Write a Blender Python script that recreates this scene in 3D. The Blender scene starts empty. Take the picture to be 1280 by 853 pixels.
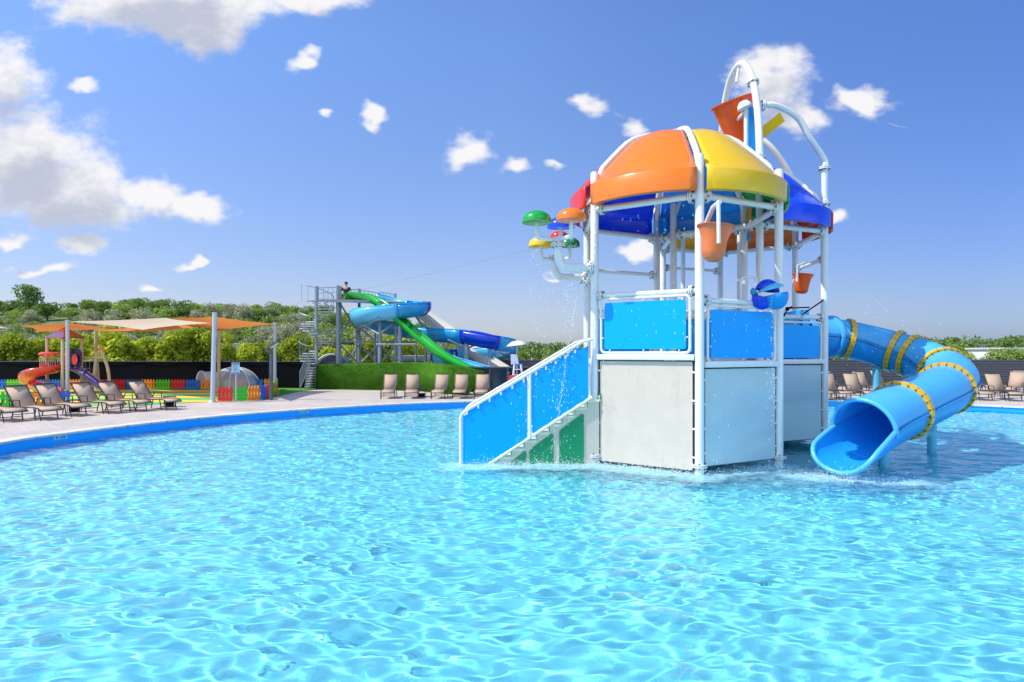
import bpy, bmesh, math, random
import numpy as np
from mathutils import Vector, Matrix, noise as mnoise
random.seed(11); RNG = np.random.RandomState(7)
SC = bpy.context.scene
COL = SC.collection
PI = math.pi
R = math.radians
FPX, CX, HY, CH = 757.0, 640.0, 440.0, 2.32      # focal length in photo pixels, horizon, eye height above the water (z = 0)
DECK = 0.22

def W(px, py, d):
    return Vector(((px - CX) / FPX * d, d, CH + (HY - py) / FPX * d))
def G(px, py, z=DECK):
    d = (CH - z) * FPX / (py - HY)
    return Vector(((px - CX) / FPX * d, d, z))

# ------------------------------------------------------------------ objects
def tag(o, label=None, cat=None, group=None, kind=None):
    if label: o['label'] = label
    if cat: o['category'] = cat
    if group: o['group'] = group
    if kind: o['kind'] = kind
    return o
def thing(name, label, cat, loc=(0, 0, 0), group=None):
    o = bpy.data.objects.new(name, None); COL.objects.link(o)
    o.location = loc; o.empty_display_size = .2
    o['org'] = [float(c) for c in loc]
    return tag(o, label, cat, group)
def origin(o):
    while o is not None:
        if 'org' in o: return Vector(o['org'])
        o = o.parent
    return Vector((0, 0, 0))
def copy_tree(o, parent=None):
    c = o.copy(); COL.objects.link(c)
    if parent is not None: c.parent = parent
    for ch in o.children: copy_tree(ch, c)
    return c

class MB:
    def __init__(s): s.v = []; s.f = []
    def add(s, vs, fs):
        n = len(s.v); s.v += [Vector(v) for v in vs]; s.f += [tuple(i + n for i in f) for f in fs]; return s
    def box(s, c, size, rz=0, M=None):
        x, y, z = [k / 2 for k in size]
        vs = [Vector((a * x, b * y, d * z)) for a in (-1, 1) for b in (-1, 1) for d in (-1, 1)]
        if M is None: M = Matrix.Rotation(rz, 3, 'Z')
        vs = [M @ v + Vector(c) for v in vs]
        return s.add(vs, [(0, 1, 3, 2), (4, 6, 7, 5), (0, 4, 5, 1), (2, 3, 7, 6), (0, 2, 6, 4), (1, 5, 7, 3)])
    def bar(s, a, b, w, h, up=(0, 0, 1)):
        a = Vector(a); b = Vector(b); t = (b - a); L = t.length; t.normalize(); up = Vector(up)
        side = t.cross(up)
        if side.length < 1e-4: side = t.cross(Vector((0, 1, 0)))
        side.normalize(); u = side.cross(t)
        M = Matrix((t, side, u)).transposed()
        return s.box((a + b) / 2, (L, w, h), M=M)
    def tube(s, pts, r, n=12, cap=True, closed=False):
        pts = [Vector(p) for p in pts]; m = len(pts)
        rs = r if isinstance(r, (list, tuple)) else [r] * m
        T = []
        for i in range(m):
            if closed: t = pts[(i + 1) % m] - pts[i - 1]
            else: t = pts[min(i + 1, m - 1)] - pts[max(i - 1, 0)]
            T.append(t.normalized())
        ref = Vector((0, 0, 1)) if abs(T[0].z) < .9 else Vector((1, 0, 0))
        nrm = (ref - T[0] * ref.dot(T[0])).normalized(); vs = []
        for i in range(m):
            nrm = (nrm - T[i] * nrm.dot(T[i])).normalized(); b = T[i].cross(nrm)
            for k in range(n):
                a = 2 * PI * k / n; vs.append(pts[i] + (nrm * math.cos(a) + b * math.sin(a)) * rs[i])
        fs = []
        for i in range(m if closed else m - 1):
            j = (i + 1) % m
            for k in range(n):
                fs.append((i * n + k, i * n + (k + 1) % n, j * n + (k + 1) % n, j * n + k))
        if cap and not closed:
            fs.append(tuple(range(n - 1, -1, -1))); fs.append(tuple((m - 1) * n + k for k in range(n)))
        return s.add(vs, fs)
    def lathe(s, prof, c=(0, 0, 0), n=24, M=None, a0=0, a1=2 * PI):
        full = abs(a1 - a0 - 2 * PI) < 1e-6; c = Vector(c); vs = []; m = len(prof); nn = n if full else n + 1
        for k in range(nn):
            a = a0 + (a1 - a0) * k / n
            for (r, z) in prof:
                v = Vector((r * math.cos(a), r * math.sin(a), z))
                if M is not None: v = M @ v
                vs.append(v + c)
        fs = []
        for k in range(n):
            k2 = (k + 1) % nn
            for i in range(m - 1):
                fs.append((k * m + i, k2 * m + i, k2 * m + i + 1, k * m + i + 1))
        return s.add(vs, fs)
    def ball(s, c, r, n=12, sc=(1, 1, 1)):
        prof = [(math.sin(PI * i / n) * r, -math.cos(PI * i / n) * r) for i in range(n + 1)]
        M = Matrix.Diagonal(sc)
        return s.lathe(prof, c, n * 2, M)
    def prism(s, poly, y0, y1, M=None, c=(0, 0, 0)):
        n = len(poly); c = Vector(c)
        vs = [Vector((x, y0, z)) for x, z in poly] + [Vector((x, y1, z)) for x, z in poly]
        if M is not None: vs = [M @ v for v in vs]
        vs = [v + c for v in vs]
        fs = [tuple(range(n)), tuple(range(2 * n - 1, n - 1, -1))] + [(i, (i + 1) % n, n + (i + 1) % n, n + i) for i in range(n)]
        return s.add(vs, fs)
    def build(s, name, mat, parent=None, smooth=True, solid=0, bevel=0, sub=0, weld=True, angle=40, extra=None):
        org = origin(parent); nf = len(s.f)
        if extra is not None: s.add(extra[0].v, extra[0].f)
        me = bpy.data.meshes.new(name)
        me.from_pydata([v - org for v in s.v], [], s.f)
        if extra is not None:
            me.materials.append(mat); me.materials.append(extra[1]); me.polygons.foreach_set('material_index', [0] * nf + [1] * (len(s.f) - nf))
        bm = bmesh.new(); bm.from_mesh(me)
        if weld: bmesh.ops.remove_doubles(bm, verts=bm.verts, dist=1e-5)
        bmesh.ops.recalc_face_normals(bm, faces=bm.faces)
        if bevel:
            es = [e for e in bm.edges if len(e.link_faces) == 2 and e.calc_face_angle(0) > R(40)]
            bmesh.ops.bevel(bm, geom=es, offset=bevel, segments=2, affect='EDGES', profile=.6)
        bm.to_mesh(me); bm.free()
        if smooth:
            me.polygons.foreach_set('use_smooth', [True] * len(me.polygons))
            me.set_sharp_from_angle(angle=R(angle))
        if extra is None: me.materials.append(mat)
        o = bpy.data.objects.new(name, me); COL.objects.link(o)
        if parent is not None: o.parent = parent
        if solid:
            md = o.modifiers.new('thick', 'SOLIDIFY'); md.thickness = solid; md.offset = 0
        if sub:
            md = o.modifiers.new('sub', 'SUBSURF'); md.levels = sub; md.render_levels = sub
        return o

def spline(pts, n=8, closed=False):
    pts = [Vector(p) for p in pts]; m = len(pts); out = []
    for i in range(m if closed else m - 1):
        if closed: p0, p1, p2, p3 = pts[i - 1], pts[i], pts[(i + 1) % m], pts[(i + 2) % m]
        else: p0, p1, p2, p3 = pts[max(i - 1, 0)], pts[i], pts[i + 1], pts[min(i + 2, m - 1)]
        for k in range(n):
            t = k / n
            out.append(.5 * ((2 * p1) + (p2 - p0) * t + (2 * p0 - 5 * p1 + 4 * p2 - p3) * t * t + (3 * p1 - p0 - 3 * p2 + p3) * t ** 3))
    if not closed: out.append(pts[-1])
    return out

# ------------------------------------------------------------------ materials
def lin(h):
    h = h.lstrip('#'); c = [int(h[i:i + 2], 16) / 255 for i in (0, 2, 4)]
    return tuple(((x / 12.92) if x <= .04045 else ((x + .055) / 1.055) ** 2.4) for x in c)
def nodes(m):
    m.use_nodes = True; nt = m.node_tree
    return nt, nt.nodes, nt.links
def mat(name, col, rough=.4, var=.06, scale=3., bump=0., bscale=40., metal=0., coat=0., trans=0., spec=.5, dirt=0., alpha=1.):
    m = bpy.data.materials.new(name); nt, N, L = nodes(m)
    b = N['Principled BSDF']; b.inputs['Roughness'].default_value = rough; b.inputs['Metallic'].default_value = metal
    b.inputs['Coat Weight'].default_value = coat; b.inputs['Coat Roughness'].default_value = .08
    b.inputs['Specular IOR Level'].default_value = spec; b.inputs['Alpha'].default_value = alpha
    tc = N.new('ShaderNodeTexCoord'); nz = N.new('ShaderNodeTexNoise'); nz.inputs['Scale'].default_value = scale; nz.inputs['Detail'].default_value = 6
    L.new(tc.outputs['Object'], nz.inputs['Vector'])
    mx = N.new('ShaderNodeMix'); mx.data_type = 'RGBA'
    mx.inputs[6].default_value = (*[c * (1 - var) for c in col], 1); mx.inputs[7].default_value = (*[min(1, c * (1 + var)) for c in col], 1)
    L.new(nz.outputs[0], mx.inputs[0]); out = mx.outputs[2]
    if dirt:
        n2 = N.new('ShaderNodeTexNoise'); n2.inputs['Scale'].default_value = 1.3; n2.inputs['Detail'].default_value = 8; n2.inputs['Roughness'].default_value = .7
        mp = N.new('ShaderNodeMapping'); mp.inputs['Scale'].default_value = (4, 4, .6)
        L.new(tc.outputs['Object'], mp.inputs[0]); L.new(mp.outputs[0], n2.inputs['Vector'])
        rp = N.new('ShaderNodeMapRange'); rp.inputs[1].default_value = .5; rp.inputs[2].default_value = .75; rp.inputs[4].default_value = dirt
        L.new(n2.outputs[0], rp.inputs[0])
        m2 = N.new('ShaderNodeMix'); m2.data_type = 'RGBA'; m2.inputs[7].default_value = (.25, .24, .2, 1)
        L.new(rp.outputs[0], m2.inputs[0]); L.new(out, m2.inputs[6]); out = m2.outputs[2]
    L.new(out, b.inputs['Base Color'])
    rr = N.new('ShaderNodeMapRange'); rr.inputs[3].default_value = max(0, rough - .08); rr.inputs[4].default_value = min(1, rough + .1)
    L.new(nz.outputs[0], rr.inputs[0]); L.new(rr.outputs[0], b.inputs['Roughness'])
    if bump:
        n3 = N.new('ShaderNodeTexNoise'); n3.inputs['Scale'].default_value = bscale; n3.inputs['Detail'].default_value = 4
        bp = N.new('ShaderNodeBump'); bp.inputs['Strength'].default_value = bump; bp.inputs['Distance'].default_value = .02
        L.new(tc.outputs['Object'], n3.inputs['Vector']); L.new(n3.outputs[0], bp.inputs['Height']); L.new(bp.outputs[0], b.inputs['Normal'])
    if trans:
        tr = N.new('ShaderNodeBsdfTranslucent'); L.new(out, tr.inputs[0]); ms = N.new('ShaderNodeMixShader'); ms.inputs[0].default_value = trans
        L.new(b.outputs[0], ms.inputs[1]); L.new(tr.outputs[0], ms.inputs[2]); L.new(ms.outputs[0], N['Material Output'].inputs[0])
    return m

M = {}
def frp(k, hexc, **kw):        # glossy moulded plastic
    M[k] = mat(k + '_plastic', lin(hexc), rough=kw.pop('rough', .22), coat=.3, var=.05, scale=1.5, bump=.05, bscale=7, **kw)
frp('orange', '#ff8212', trans=.15); frp('yellow', '#fbca08', trans=.15); frp('green', '#10a838', trans=.12); frp('sky', '#18b0f6', trans=.35)
frp('blue', '#0a50f0', trans=.25); frp('red', '#e42c14', trans=.12); frp('bucket', '#ff7414', trans=.35); frp('peach', '#f58a50', trans=.25)
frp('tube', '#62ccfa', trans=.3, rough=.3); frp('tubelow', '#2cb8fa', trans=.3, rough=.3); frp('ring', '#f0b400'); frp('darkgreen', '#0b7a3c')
frp('slideblue', '#2aa0d8', trans=.15); frp('slidelight', '#66ccf4', trans=.15); frp('slidenavy', '#0638b8', trans=.1); frp('slidegreen', '#0eb02c', trans=.1); frp('slidewhite', '#fbf2e4', trans=.25)
frp('purple', '#2a1052'); frp('maroon', '#7a2430'); frp('coral', '#f04a38')
M['white'] = mat('white_painted_steel', (.80, .79, .76), .28, var=.03, coat=.3, bump=.03, bscale=12, dirt=.06)
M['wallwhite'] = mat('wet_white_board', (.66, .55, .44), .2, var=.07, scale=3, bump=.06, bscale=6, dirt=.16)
M['wallshade'] = mat('shade_tinted_white_board', (.50, .62, .64), .12, var=.06, scale=1.4, bump=.05, bscale=5, dirt=.12)  # white wall board with the bluish shade of these bays put into its colour
M['sheet'] = mat('blue_board', (.0, .42, 1.0), .35, var=.06, scale=1.6, bump=.03, bscale=4, trans=.1, spec=.25)
M['greensheet'] = mat('green_board', (.0, .24, .09), .3, var=.1, scale=2)
M['step'] = mat('cream_step', (.80, .76, .52), .5, var=.06)
M['bolt'] = mat('dark_steel_bolt', (.10, .11, .12), .35, metal=.7)
M['gap'] = mat('black_gasket', (.02, .022, .025), .6)
M['steel'] = mat('galvanised_steel', (.30, .34, .37), .45, var=.15, scale=6, metal=.35)
M['darksteel'] = mat('dark_grey_steel', (.09, .10, .12), .45, var=.1)
M['lightsteel'] = mat('light_grey_post', (.52, .55, .60), .4, var=.08, metal=.2)
M['beige'] = mat('beige_post', (.62, .47, .30), .45, var=.08)
M['black'] = mat('black_windbreak', (.006, .007, .009), .9, var=.3, scale=8, spec=.08)
M['slat'] = mat('dark_grey_slat', (.07, .075, .09), .5, var=.2, scale=5)
M['fabric'] = mat('tan_sling_fabric', (.56, .40, .28), .8, var=.06, scale=30, bump=.1, bscale=90, trans=.2)
M['fabricgrey'] = mat('taupe_sling_fabric', (.72, .50, .34), .8, var=.06, scale=30, bump=.1, bscale=90, trans=.15)
M['frame'] = mat('dark_brown_frame', (.035, .028, .026), .4)
M['skin'] = mat('skin', (.52, .30, .20), .5); M['cloth'] = mat('black_cloth', (.012, .012, .014), .8); M['hair'] = mat('dark_hair', (.03, .02, .015), .6)
M['sailorange'] = mat('orange_sail_cloth', (.80, .26, .07), .8, var=.06, scale=3, trans=.45)
M['sailbeige'] = mat('beige_sail_cloth', (.74, .60, .43), .8, var=.06, scale=3, trans=.4)
M['signblue'] = mat('pale_blue_sign', (.35, .52, .66), .4); M['signdark'] = mat('dark_sign_print', (.05, .12, .22), .5)
M['clear'] = mat('clear_vinyl', (.85, .88, .90), .12, var=.03, alpha=.42, bump=.2, bscale=5)
M['glass'] = mat('dark_glass', (.02, .035, .05), .05, var=.3, scale=1)
M['turf'] = mat('artificial_turf', (.07, .26, .02), .9, var=.25, scale=8, bump=.5, bscale=160)
M['tin'] = mat('white_wall_paint', (.72, .72, .70), .6, var=.06)
M['roofgrey'] = mat('pale_roof_sheet', (.55, .56, .56), .5, var=.1)
M['bark'] = mat('grey_brown_bark', (.10, .075, .05), .9, var=.3, scale=12, bump=.5)
for k, h in dict(pr='#e02a2a', pb='#1268c4', pg='#5cc412', po='#f58c20', pbr='#e82a2c', pbb='#1560d8', pgg='#18c414').items():
    M[k] = mat('picket_' + k, lin(h), .4, var=.05)

def leaf_mat(name, dark, light, trans=.3, scale=.5):
    m = bpy.data.materials.new(name); nt, N, L = nodes(m); N.remove(N['Principled BSDF'])
    tc = N.new('ShaderNodeTexCoord'); nz = N.new('ShaderNodeTexNoise'); nz.inputs['Scale'].default_value = scale * 2.2; nz.inputs['Detail'].default_value = 5
    L.new(tc.outputs['Object'], nz.inputs[0])
    oi = N.new('ShaderNodeObjectInfo'); gm = N.new('ShaderNodeNewGeometry')
    a = N.new('ShaderNodeMath'); a.operation = 'MULTIPLY_ADD'; L.new(oi.outputs['Random'], a.inputs[0]); a.inputs[1].default_value = .35; L.new(nz.outputs[0], a.inputs[2])
    b = N.new('ShaderNodeMath'); b.operation = 'MULTIPLY_ADD'; L.new(gm.outputs['Random Per Island'], b.inputs[0]); b.inputs[1].default_value = .45; L.new(a.outputs[0], b.inputs[2])
    rm = N.new('ShaderNodeMapRange'); rm.inputs[1].default_value = .5; rm.inputs[2].default_value = 1.2; L.new(b.outputs[0], rm.inputs[0])
    mx = N.new('ShaderNodeMix'); mx.data_type = 'RGBA'; mx.inputs[6].default_value = (*dark, 1); mx.inputs[7].default_value = (*light, 1); L.new(rm.outputs[0], mx.inputs[0])
    d = N.new('ShaderNodeBsdfDiffuse'); t = N.new('ShaderNodeBsdfTranslucent'); L.new(mx.outputs[2], d.inputs[0]); L.new(mx.outputs[2], t.inputs[0])
    ms = N.new('ShaderNodeMixShader'); ms.inputs[0].default_value = trans; L.new(d.outputs[0], ms.inputs[1]); L.new(t.outputs[0], ms.inputs[2]); L.new(ms.outputs[0], N['Material Output'].inputs[0])
    return m
M['leafbright'] = leaf_mat('bright_leaves', (.11, .18, .015), (.62, .66, .06))
M['leafsilver'] = leaf_mat('silver_leaves', (.18, .20, .10), (.56, .54, .33))
M['leafdark'] = leaf_mat('dark_leaves', (.08, .15, .04), (.32, .43, .11))
M['leafmid'] = leaf_mat('mid_leaves', (.13, .21, .045), (.46, .56, .13))
M['hedge'] = leaf_mat('artificial_hedge', (.022, .085, .008), (.085, .215, .022), .1, .9)

# ------------------------------------------------------------------ pool, deck, water
POOL = [(-11.9, 14.07), (-11.45, 16.2), (-10.45, 18.6), (-8.75, 21.1), (-5.6, 23.9), (-1.54, 25.85), (5.5, 27.2), (13.2, 26.5), (17.4, 24.6), (20.3, 22.2), (22.6, 18), (22.8, 12), (19.5, 6), (12, 2), (3, .8), (-4, 1.6), (-8.8, 4.5), (-11.5, 9.5)]
OUT = [(p.x, p.y) for p in spline([(x, y, 0) for x, y in POOL], 10, True)]
PC = Vector((5, 14))
def normals2(o):
    n = len(o); r = []
    for i in range(n):
        t = Vector((o[(i + 1) % n][0] - o[i - 1][0], o[(i + 1) % n][1] - o[i - 1][1])).normalized()
        q = Vector((t.y, -t.x))
        if q.dot(Vector(o[i]) - PC) < 0: q = -q
        r.append(q)
    return r
NRM = normals2(OUT)
def ring_strip(mb, A, B):
    n = len(A); k = len(mb.v); mb.v += [Vector(a) for a in A] + [Vector(b) for b in B]
    mb.f += [(k + i, k + (i + 1) % n, k + n + (i + 1) % n, k + n + i) for i in range(n)]
def off(dd, z): return [(o[0] + n.x * dd, o[1] + n.y * dd, z) for o, n in zip(OUT, NRM)]

def pool_paint(name, col):
    m = mat(name, col, .55, var=.04, scale=.6); return m
M['poolfloor'] = pool_paint('pool_floor_paint', (.22, .87, 1.0)); M['poolwall'] = pool_paint('pool_wall_paint', (.002, .34, 1.0))
mb = MB(); ring_strip(mb, off(.02, -.85), off(0, DECK - .05))
pw = mb.build('pool_wall', M['poolwall']); tag(pw, kind='structure')
mb = MB(); mb.add([(x + n.x * .1, y + n.y * .1, -.72) for (x, y), n in zip(OUT, NRM)], [tuple(range(len(OUT)))])
pf = mb.build('pool_floor', M['poolfloor'], smooth=False); tag(pf, kind='structure')
# coping and paving
def paving(name, c1, c2, mortar, scale, bw=.5, bh=.25):
    m = bpy.data.materials.new(name); nt, N, L = nodes(m); b = N['Principled BSDF']; b.inputs['Roughness'].default_value = .8
    tc = N.new('ShaderNodeTexCoord'); br = N.new('ShaderNodeTexBrick'); br.inputs['Scale'].default_value = scale
    br.inputs['Brick Width'].default_value = bw; br.inputs['Row Height'].default_value = bh; br.inputs['Mortar Size'].default_value = .012
    br.inputs['Color1'].default_value = (*c1, 1); br.inputs['Color2'].default_value = (*c2, 1); br.inputs['Mortar'].default_value = (*mortar, 1)
    L.new(tc.outputs['Object'], br.inputs[0]); nz = N.new('ShaderNodeTexNoise'); nz.inputs['Scale'].default_value = .7; nz.inputs['Detail'].default_value = 8; nz.inputs['Roughness'].default_value = .7
    L.new(tc.outputs['Object'], nz.inputs[0]); rm = N.new('ShaderNodeMapRange'); rm.inputs[1].default_value = .3; rm.inputs[2].default_value = .7; rm.inputs[3].default_value = .78; rm.inputs[4].default_value = 1.08; L.new(nz.outputs[0], rm.inputs[0])
    mx = N.new('ShaderNodeMix'); mx.data_type = 'RGBA'; mx.blend_type = 'MULTIPLY'; mx.inputs[0].default_value = 1; L.new(br.outputs[0], mx.inputs[6]); L.new(rm.outputs[0], mx.inputs[7]); L.new(mx.outputs[2], b.inputs['Base Color'])
    bp = N.new('ShaderNodeBump'); bp.inputs['Strength'].default_value = .4; bp.inputs['Distance'].default_value = .01; L.new(br.outputs['Fac'], bp.inputs['Height']); bp.invert = True; L.new(bp.outputs[0], b.inputs['Normal'])
    return m
M['paving'] = paving('deck_pavers', (.54, .455, .385), (.61, .515, .435), (.33, .28, .24), 1.6)
M['coping'] = paving('coping_stone', (.66, .61, .55), (.70, .64, .58), (.30, .27, .24), 1.0, 1.0, 1.0)
mb = MB(); ring_strip(mb, off(-.04, DECK - .05), off(-.04, DECK)); ring_strip(mb, off(-.04, DECK), off(.38, DECK)); ring_strip(mb, off(-.04, DECK - .05), off(.03, DECK - .05))
tag(mb.build('pool_coping', M['coping']), kind='structure')
def rect_hit(p):
    d = Vector(p) - PC; t = 1e9
    for lo, hi, c, dd in ((-46, 52, PC.x, d.x), (-12, 38, PC.y, d.y)):
        if dd > 1e-6: t = min(t, (hi - c) / dd)
        if dd < -1e-6: t = min(t, (lo - c) / dd)
    q = PC + d * t; return (q.x, q.y, DECK - .004)
mb = MB(); A = off(.375, DECK - .004)
B = [rect_hit(o) for o in OUT]
ring_strip(mb, A, B)
tag(mb.build('pool_deck', M['paving'], smooth=False), kind='structure')

# water: a real displaced surface, so the sun throws real caustics on the pool floor
step = .034
xs = np.arange(-12.6, 23.6, step); ys = np.arange(.4, 27.9, step); X, Y = np.meshgrid(xs, ys); Z = np.zeros_like(X)
rw = np.random.RandomState(3)
wx = X + .16 * np.sin(Y * .9 + 1) + .07 * np.sin(X * 1.7 + Y * .6); wy = Y + .16 * np.sin(X * .8 + 2) + .06 * np.sin(Y * 1.9 - X * .4)
for i in range(96):
    lam = .105 * (1.0 / .105) ** rw.rand(); k = 2 * PI / lam; th = rw.normal(PI * .46, .75)
    a = .00072 * (lam / .3) ** .95
    Z += a * np.sin(k * (wx * math.cos(th) + wy * math.sin(th)) + rw.rand() * 6.28)
# splash zone round the tower: rougher, shorter waves
sp = np.exp(-(((X - 3.9) / 3.6) ** 2 + ((Y - 12.0) / 1.7) ** 2)) + .8 * np.exp(-(((X - 6.3) / 1.3) ** 2 + ((Y - 11.0) / .8) ** 2)) + .6 * np.exp(-(((X - .6) / 1.6) ** 2 + ((Y - 13.6) / 1.6) ** 2))
for i in range(30):
    lam = .12 + .2 * rw.rand(); k = 2 * PI / lam; th = rw.rand() * 2 * PI
    Z += sp * .0016 * np.sin(k * (X * math.cos(th) + Y * math.sin(th)) + rw.rand() * 6.28)
ins = np.zeros(X.shape, bool); ox = [o[0] + n.x * .04 for o, n in zip(OUT, NRM)]; oy = [o[1] + n.y * .04 for o, n in zip(OUT, NRM)]
for i in range(len(ox)):
    x0, y0, x1, y1 = ox[i - 1], oy[i - 1], ox[i], oy[i]
    if y0 == y1: continue
    ins ^= ((y0 > Y) != (y1 > Y)) & (X < (x1 - x0) * (Y - y0) / (y1 - y0) + x0)
nx, ny = len(xs), len(ys); idx = np.arange(nx * ny).reshape(ny, nx)
ok = ins[:-1, :-1] | ins[1:, :-1] | ins[:-1, 1:] | ins[1:, 1:]
q = np.stack([idx[:-1, :-1], idx[:-1, 1:], idx[1:, 1:], idx[1:, :-1]], -1)[ok]
used, inv = np.unique(q, return_inverse=True); q = inv.reshape(-1, 4).astype(np.int32)
co = np.stack([X.ravel()[used], Y.ravel()[used], Z.ravel()[used]], -1).astype(np.float32)
me = bpy.data.meshes.new('water'); me.vertices.add(len(co)); me.vertices.foreach_set('co', co.ravel())
me.loops.add(q.size); me.loops.foreach_set('vertex_index', q.ravel()); me.polygons.add(len(q)); me.polygons.foreach_set('loop_start', np.arange(len(q), dtype=np.int32) * 4)
me.update(calc_edges=True); me.polygons.foreach_set('use_smooth', np.ones(len(q), bool))
water = bpy.data.objects.new('water', me); COL.objects.link(water); tag(water, kind='structure')
m = bpy.data.materials.new('pool_water'); nt, N, L = nodes(m); N.remove(N['Principled BSDF'])
g = N.new('ShaderNodeBsdfGlass'); g.inputs['IOR'].default_value = 1.29; g.inputs['Roughness'].default_value = 0; g.inputs['Color'].default_value = (.97, .995, 1, 1)
at = N.new('ShaderNodeAttribute'); at.attribute_name = 'foam'
df = N.new('ShaderNodeBsdfDiffuse'); df.inputs[0].default_value = (.50, .88, .97, 1)
tc = N.new('ShaderNodeTexCoord'); nz = N.new('ShaderNodeTexNoise'); nz.inputs['Scale'].default_value = 5; nz.inputs['Detail'].default_value = 9; nz.inputs['Roughness'].default_value = .72
mp = N.new('ShaderNodeMapping'); mp.inputs['Scale'].default_value = (.7, 1.3, 1); L.new(tc.outputs['Object'], mp.inputs[0]); L.new(mp.outputs[0], nz.inputs[0])
mu = N.new('ShaderNodeMath'); mu.operation = 'MULTIPLY_ADD'; L.new(at.outputs['Fac'], mu.inputs[0]); mu.inputs[1].default_value = .62; L.new(nz.outputs[0], mu.inputs[2])
rm = N.new('ShaderNodeMapRange'); rm.inputs[1].default_value = .62; rm.inputs[2].default_value = 1.12; rm.inputs[4].default_value = .5; L.new(mu.outputs[0], rm.inputs[0])
gt = N.new('ShaderNodeMath'); gt.operation = 'MULTIPLY'; L.new(rm.outputs[0], gt.inputs[0])
st = N.new('ShaderNodeMapRange'); st.inputs[1].default_value = .03; st.inputs[2].default_value = .25; L.new(at.outputs['Fac'], st.inputs[0]); L.new(st.outputs[0], gt.inputs[1])
ms = N.new('ShaderNodeMixShader'); L.new(gt.outputs[0], ms.inputs[0]); L.new(g.outputs[0], ms.inputs[1]); L.new(df.outputs[0], ms.inputs[2]); L.new(ms.outputs[0], N['Material Output'].inputs[0])
me.materials.append(m)
XF, YF = co[:, 0], co[:, 1]
def near_seg(ax, ay, bx, by, w):
    dx, dy = bx - ax, by - ay; t = np.clip(((XF - ax) * dx + (YF - ay) * dy) / (dx * dx + dy * dy), 0, 1)
    return np.exp(-((XF - ax - t * dx) ** 2 + (YF - ay - t * dy) ** 2) / (w * w))
foam = np.maximum.reduce([near_seg(-1.0, 12.3, 1.7, 12.25, .45), near_seg(1.7, 12.3, 3.5, 11.2, .5), .85 * near_seg(3.5, 11.2, 5.5, 12.2, .4), .95 * near_seg(5.2, 11.3, 7.2, 10.7, .42), .42 * near_seg(0, 12.6, 7, 10.8, 1.5), .25 * near_seg(-2, 15.5, 2, 14, 1.3)])
fa = me.attributes.new('foam', 'FLOAT', 'POINT'); fa.data.foreach_set('value', foam.astype(np.float32))
water.cycles.is_caustics_caster = True
for o in (pf, pw): o.cycles.is_caustics_receiver = True

# depth marker plates on the pool wall
for (px, py) in ((92, 546.5), (387, 514.3), (645 - 40, 504.2)):
    p = G(px, py, .13); j = min(range(len(OUT)), key=lambda k: (Vector(OUT[k]) - Vector((p.x, p.y))).length)
    o, n = OUT[j], NRM[j]; rz = math.atan2(n.y, n.x) - PI / 2; c = Vector((o[0] - n.x * .012, o[1] - n.y * .012, .115))
    t = thing('depth_marker', 'small pale plate on the blue pool wall, ' + {92: 'nearest the left edge of the photo', 387: 'below the bent lamp post and grassy wall', 605: 'just left of the blue stair panel'}[px], 'depth marker', c)
    MB().box(c, (.34, .012, .10), rz).build('plate', M['signblue'], t, False)
    tv = Vector((-n.y, n.x, 0))
    for s in (-.09, -.03, .04, .1): MB().box(c - Vector((n.x, n.y, 0)) * .008 + tv * s, (.035, .006, .055 if s != .04 else .02), rz).build('figure', M['signdark'], t, False)

# ------------------------------------------------------------------ play towers
def ang(c, r, a, z=0): return Vector((c[0] + r * math.cos(R(a)), c[1] + r * math.sin(R(a)), z))
def collar(parent, p, axis, r=.085, name='flange'):
    t = Vector(axis).normalized(); q = t.to_track_quat('Z', 'Y').to_matrix(); mb = MB()
    for s in (-.018, .018): mb.lathe([(r * .9, s - .012), (r + .062, s - .012), (r + .062, s + .012), (r * .9, s + .012)], p, 18, q)
    b = MB()
    for k in range(6):
        a = 2 * PI * k / 6 + .2; c = Vector(p) + q @ Vector(((r + .036) * math.cos(a), (r + .036) * math.sin(a), 0))
        b.tube([c - t * .052, c + t * .052], .016, 6)
    return mb.build(name, M['white'], parent, extra=(b, M['bolt']))
def dome_prof(rk):
    zb = 5.36
    pr = [(2.28 * rk, zb), (2.34 * rk, zb + .02), (2.345 * rk, zb + .40), (2.33 * rk, zb + .425), (2.27 * rk, zb + .45)]
    for i in range(1, 15):
        r = 2.27 * (1 - i / 14) + .10 * i / 14; pr.append((r * rk, zb + .45 + 1.36 * (1 - (r / 2.27) ** 2.0) + .07 * math.exp(-((r - 1.25) / .35) ** 2)))
    return pr
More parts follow.
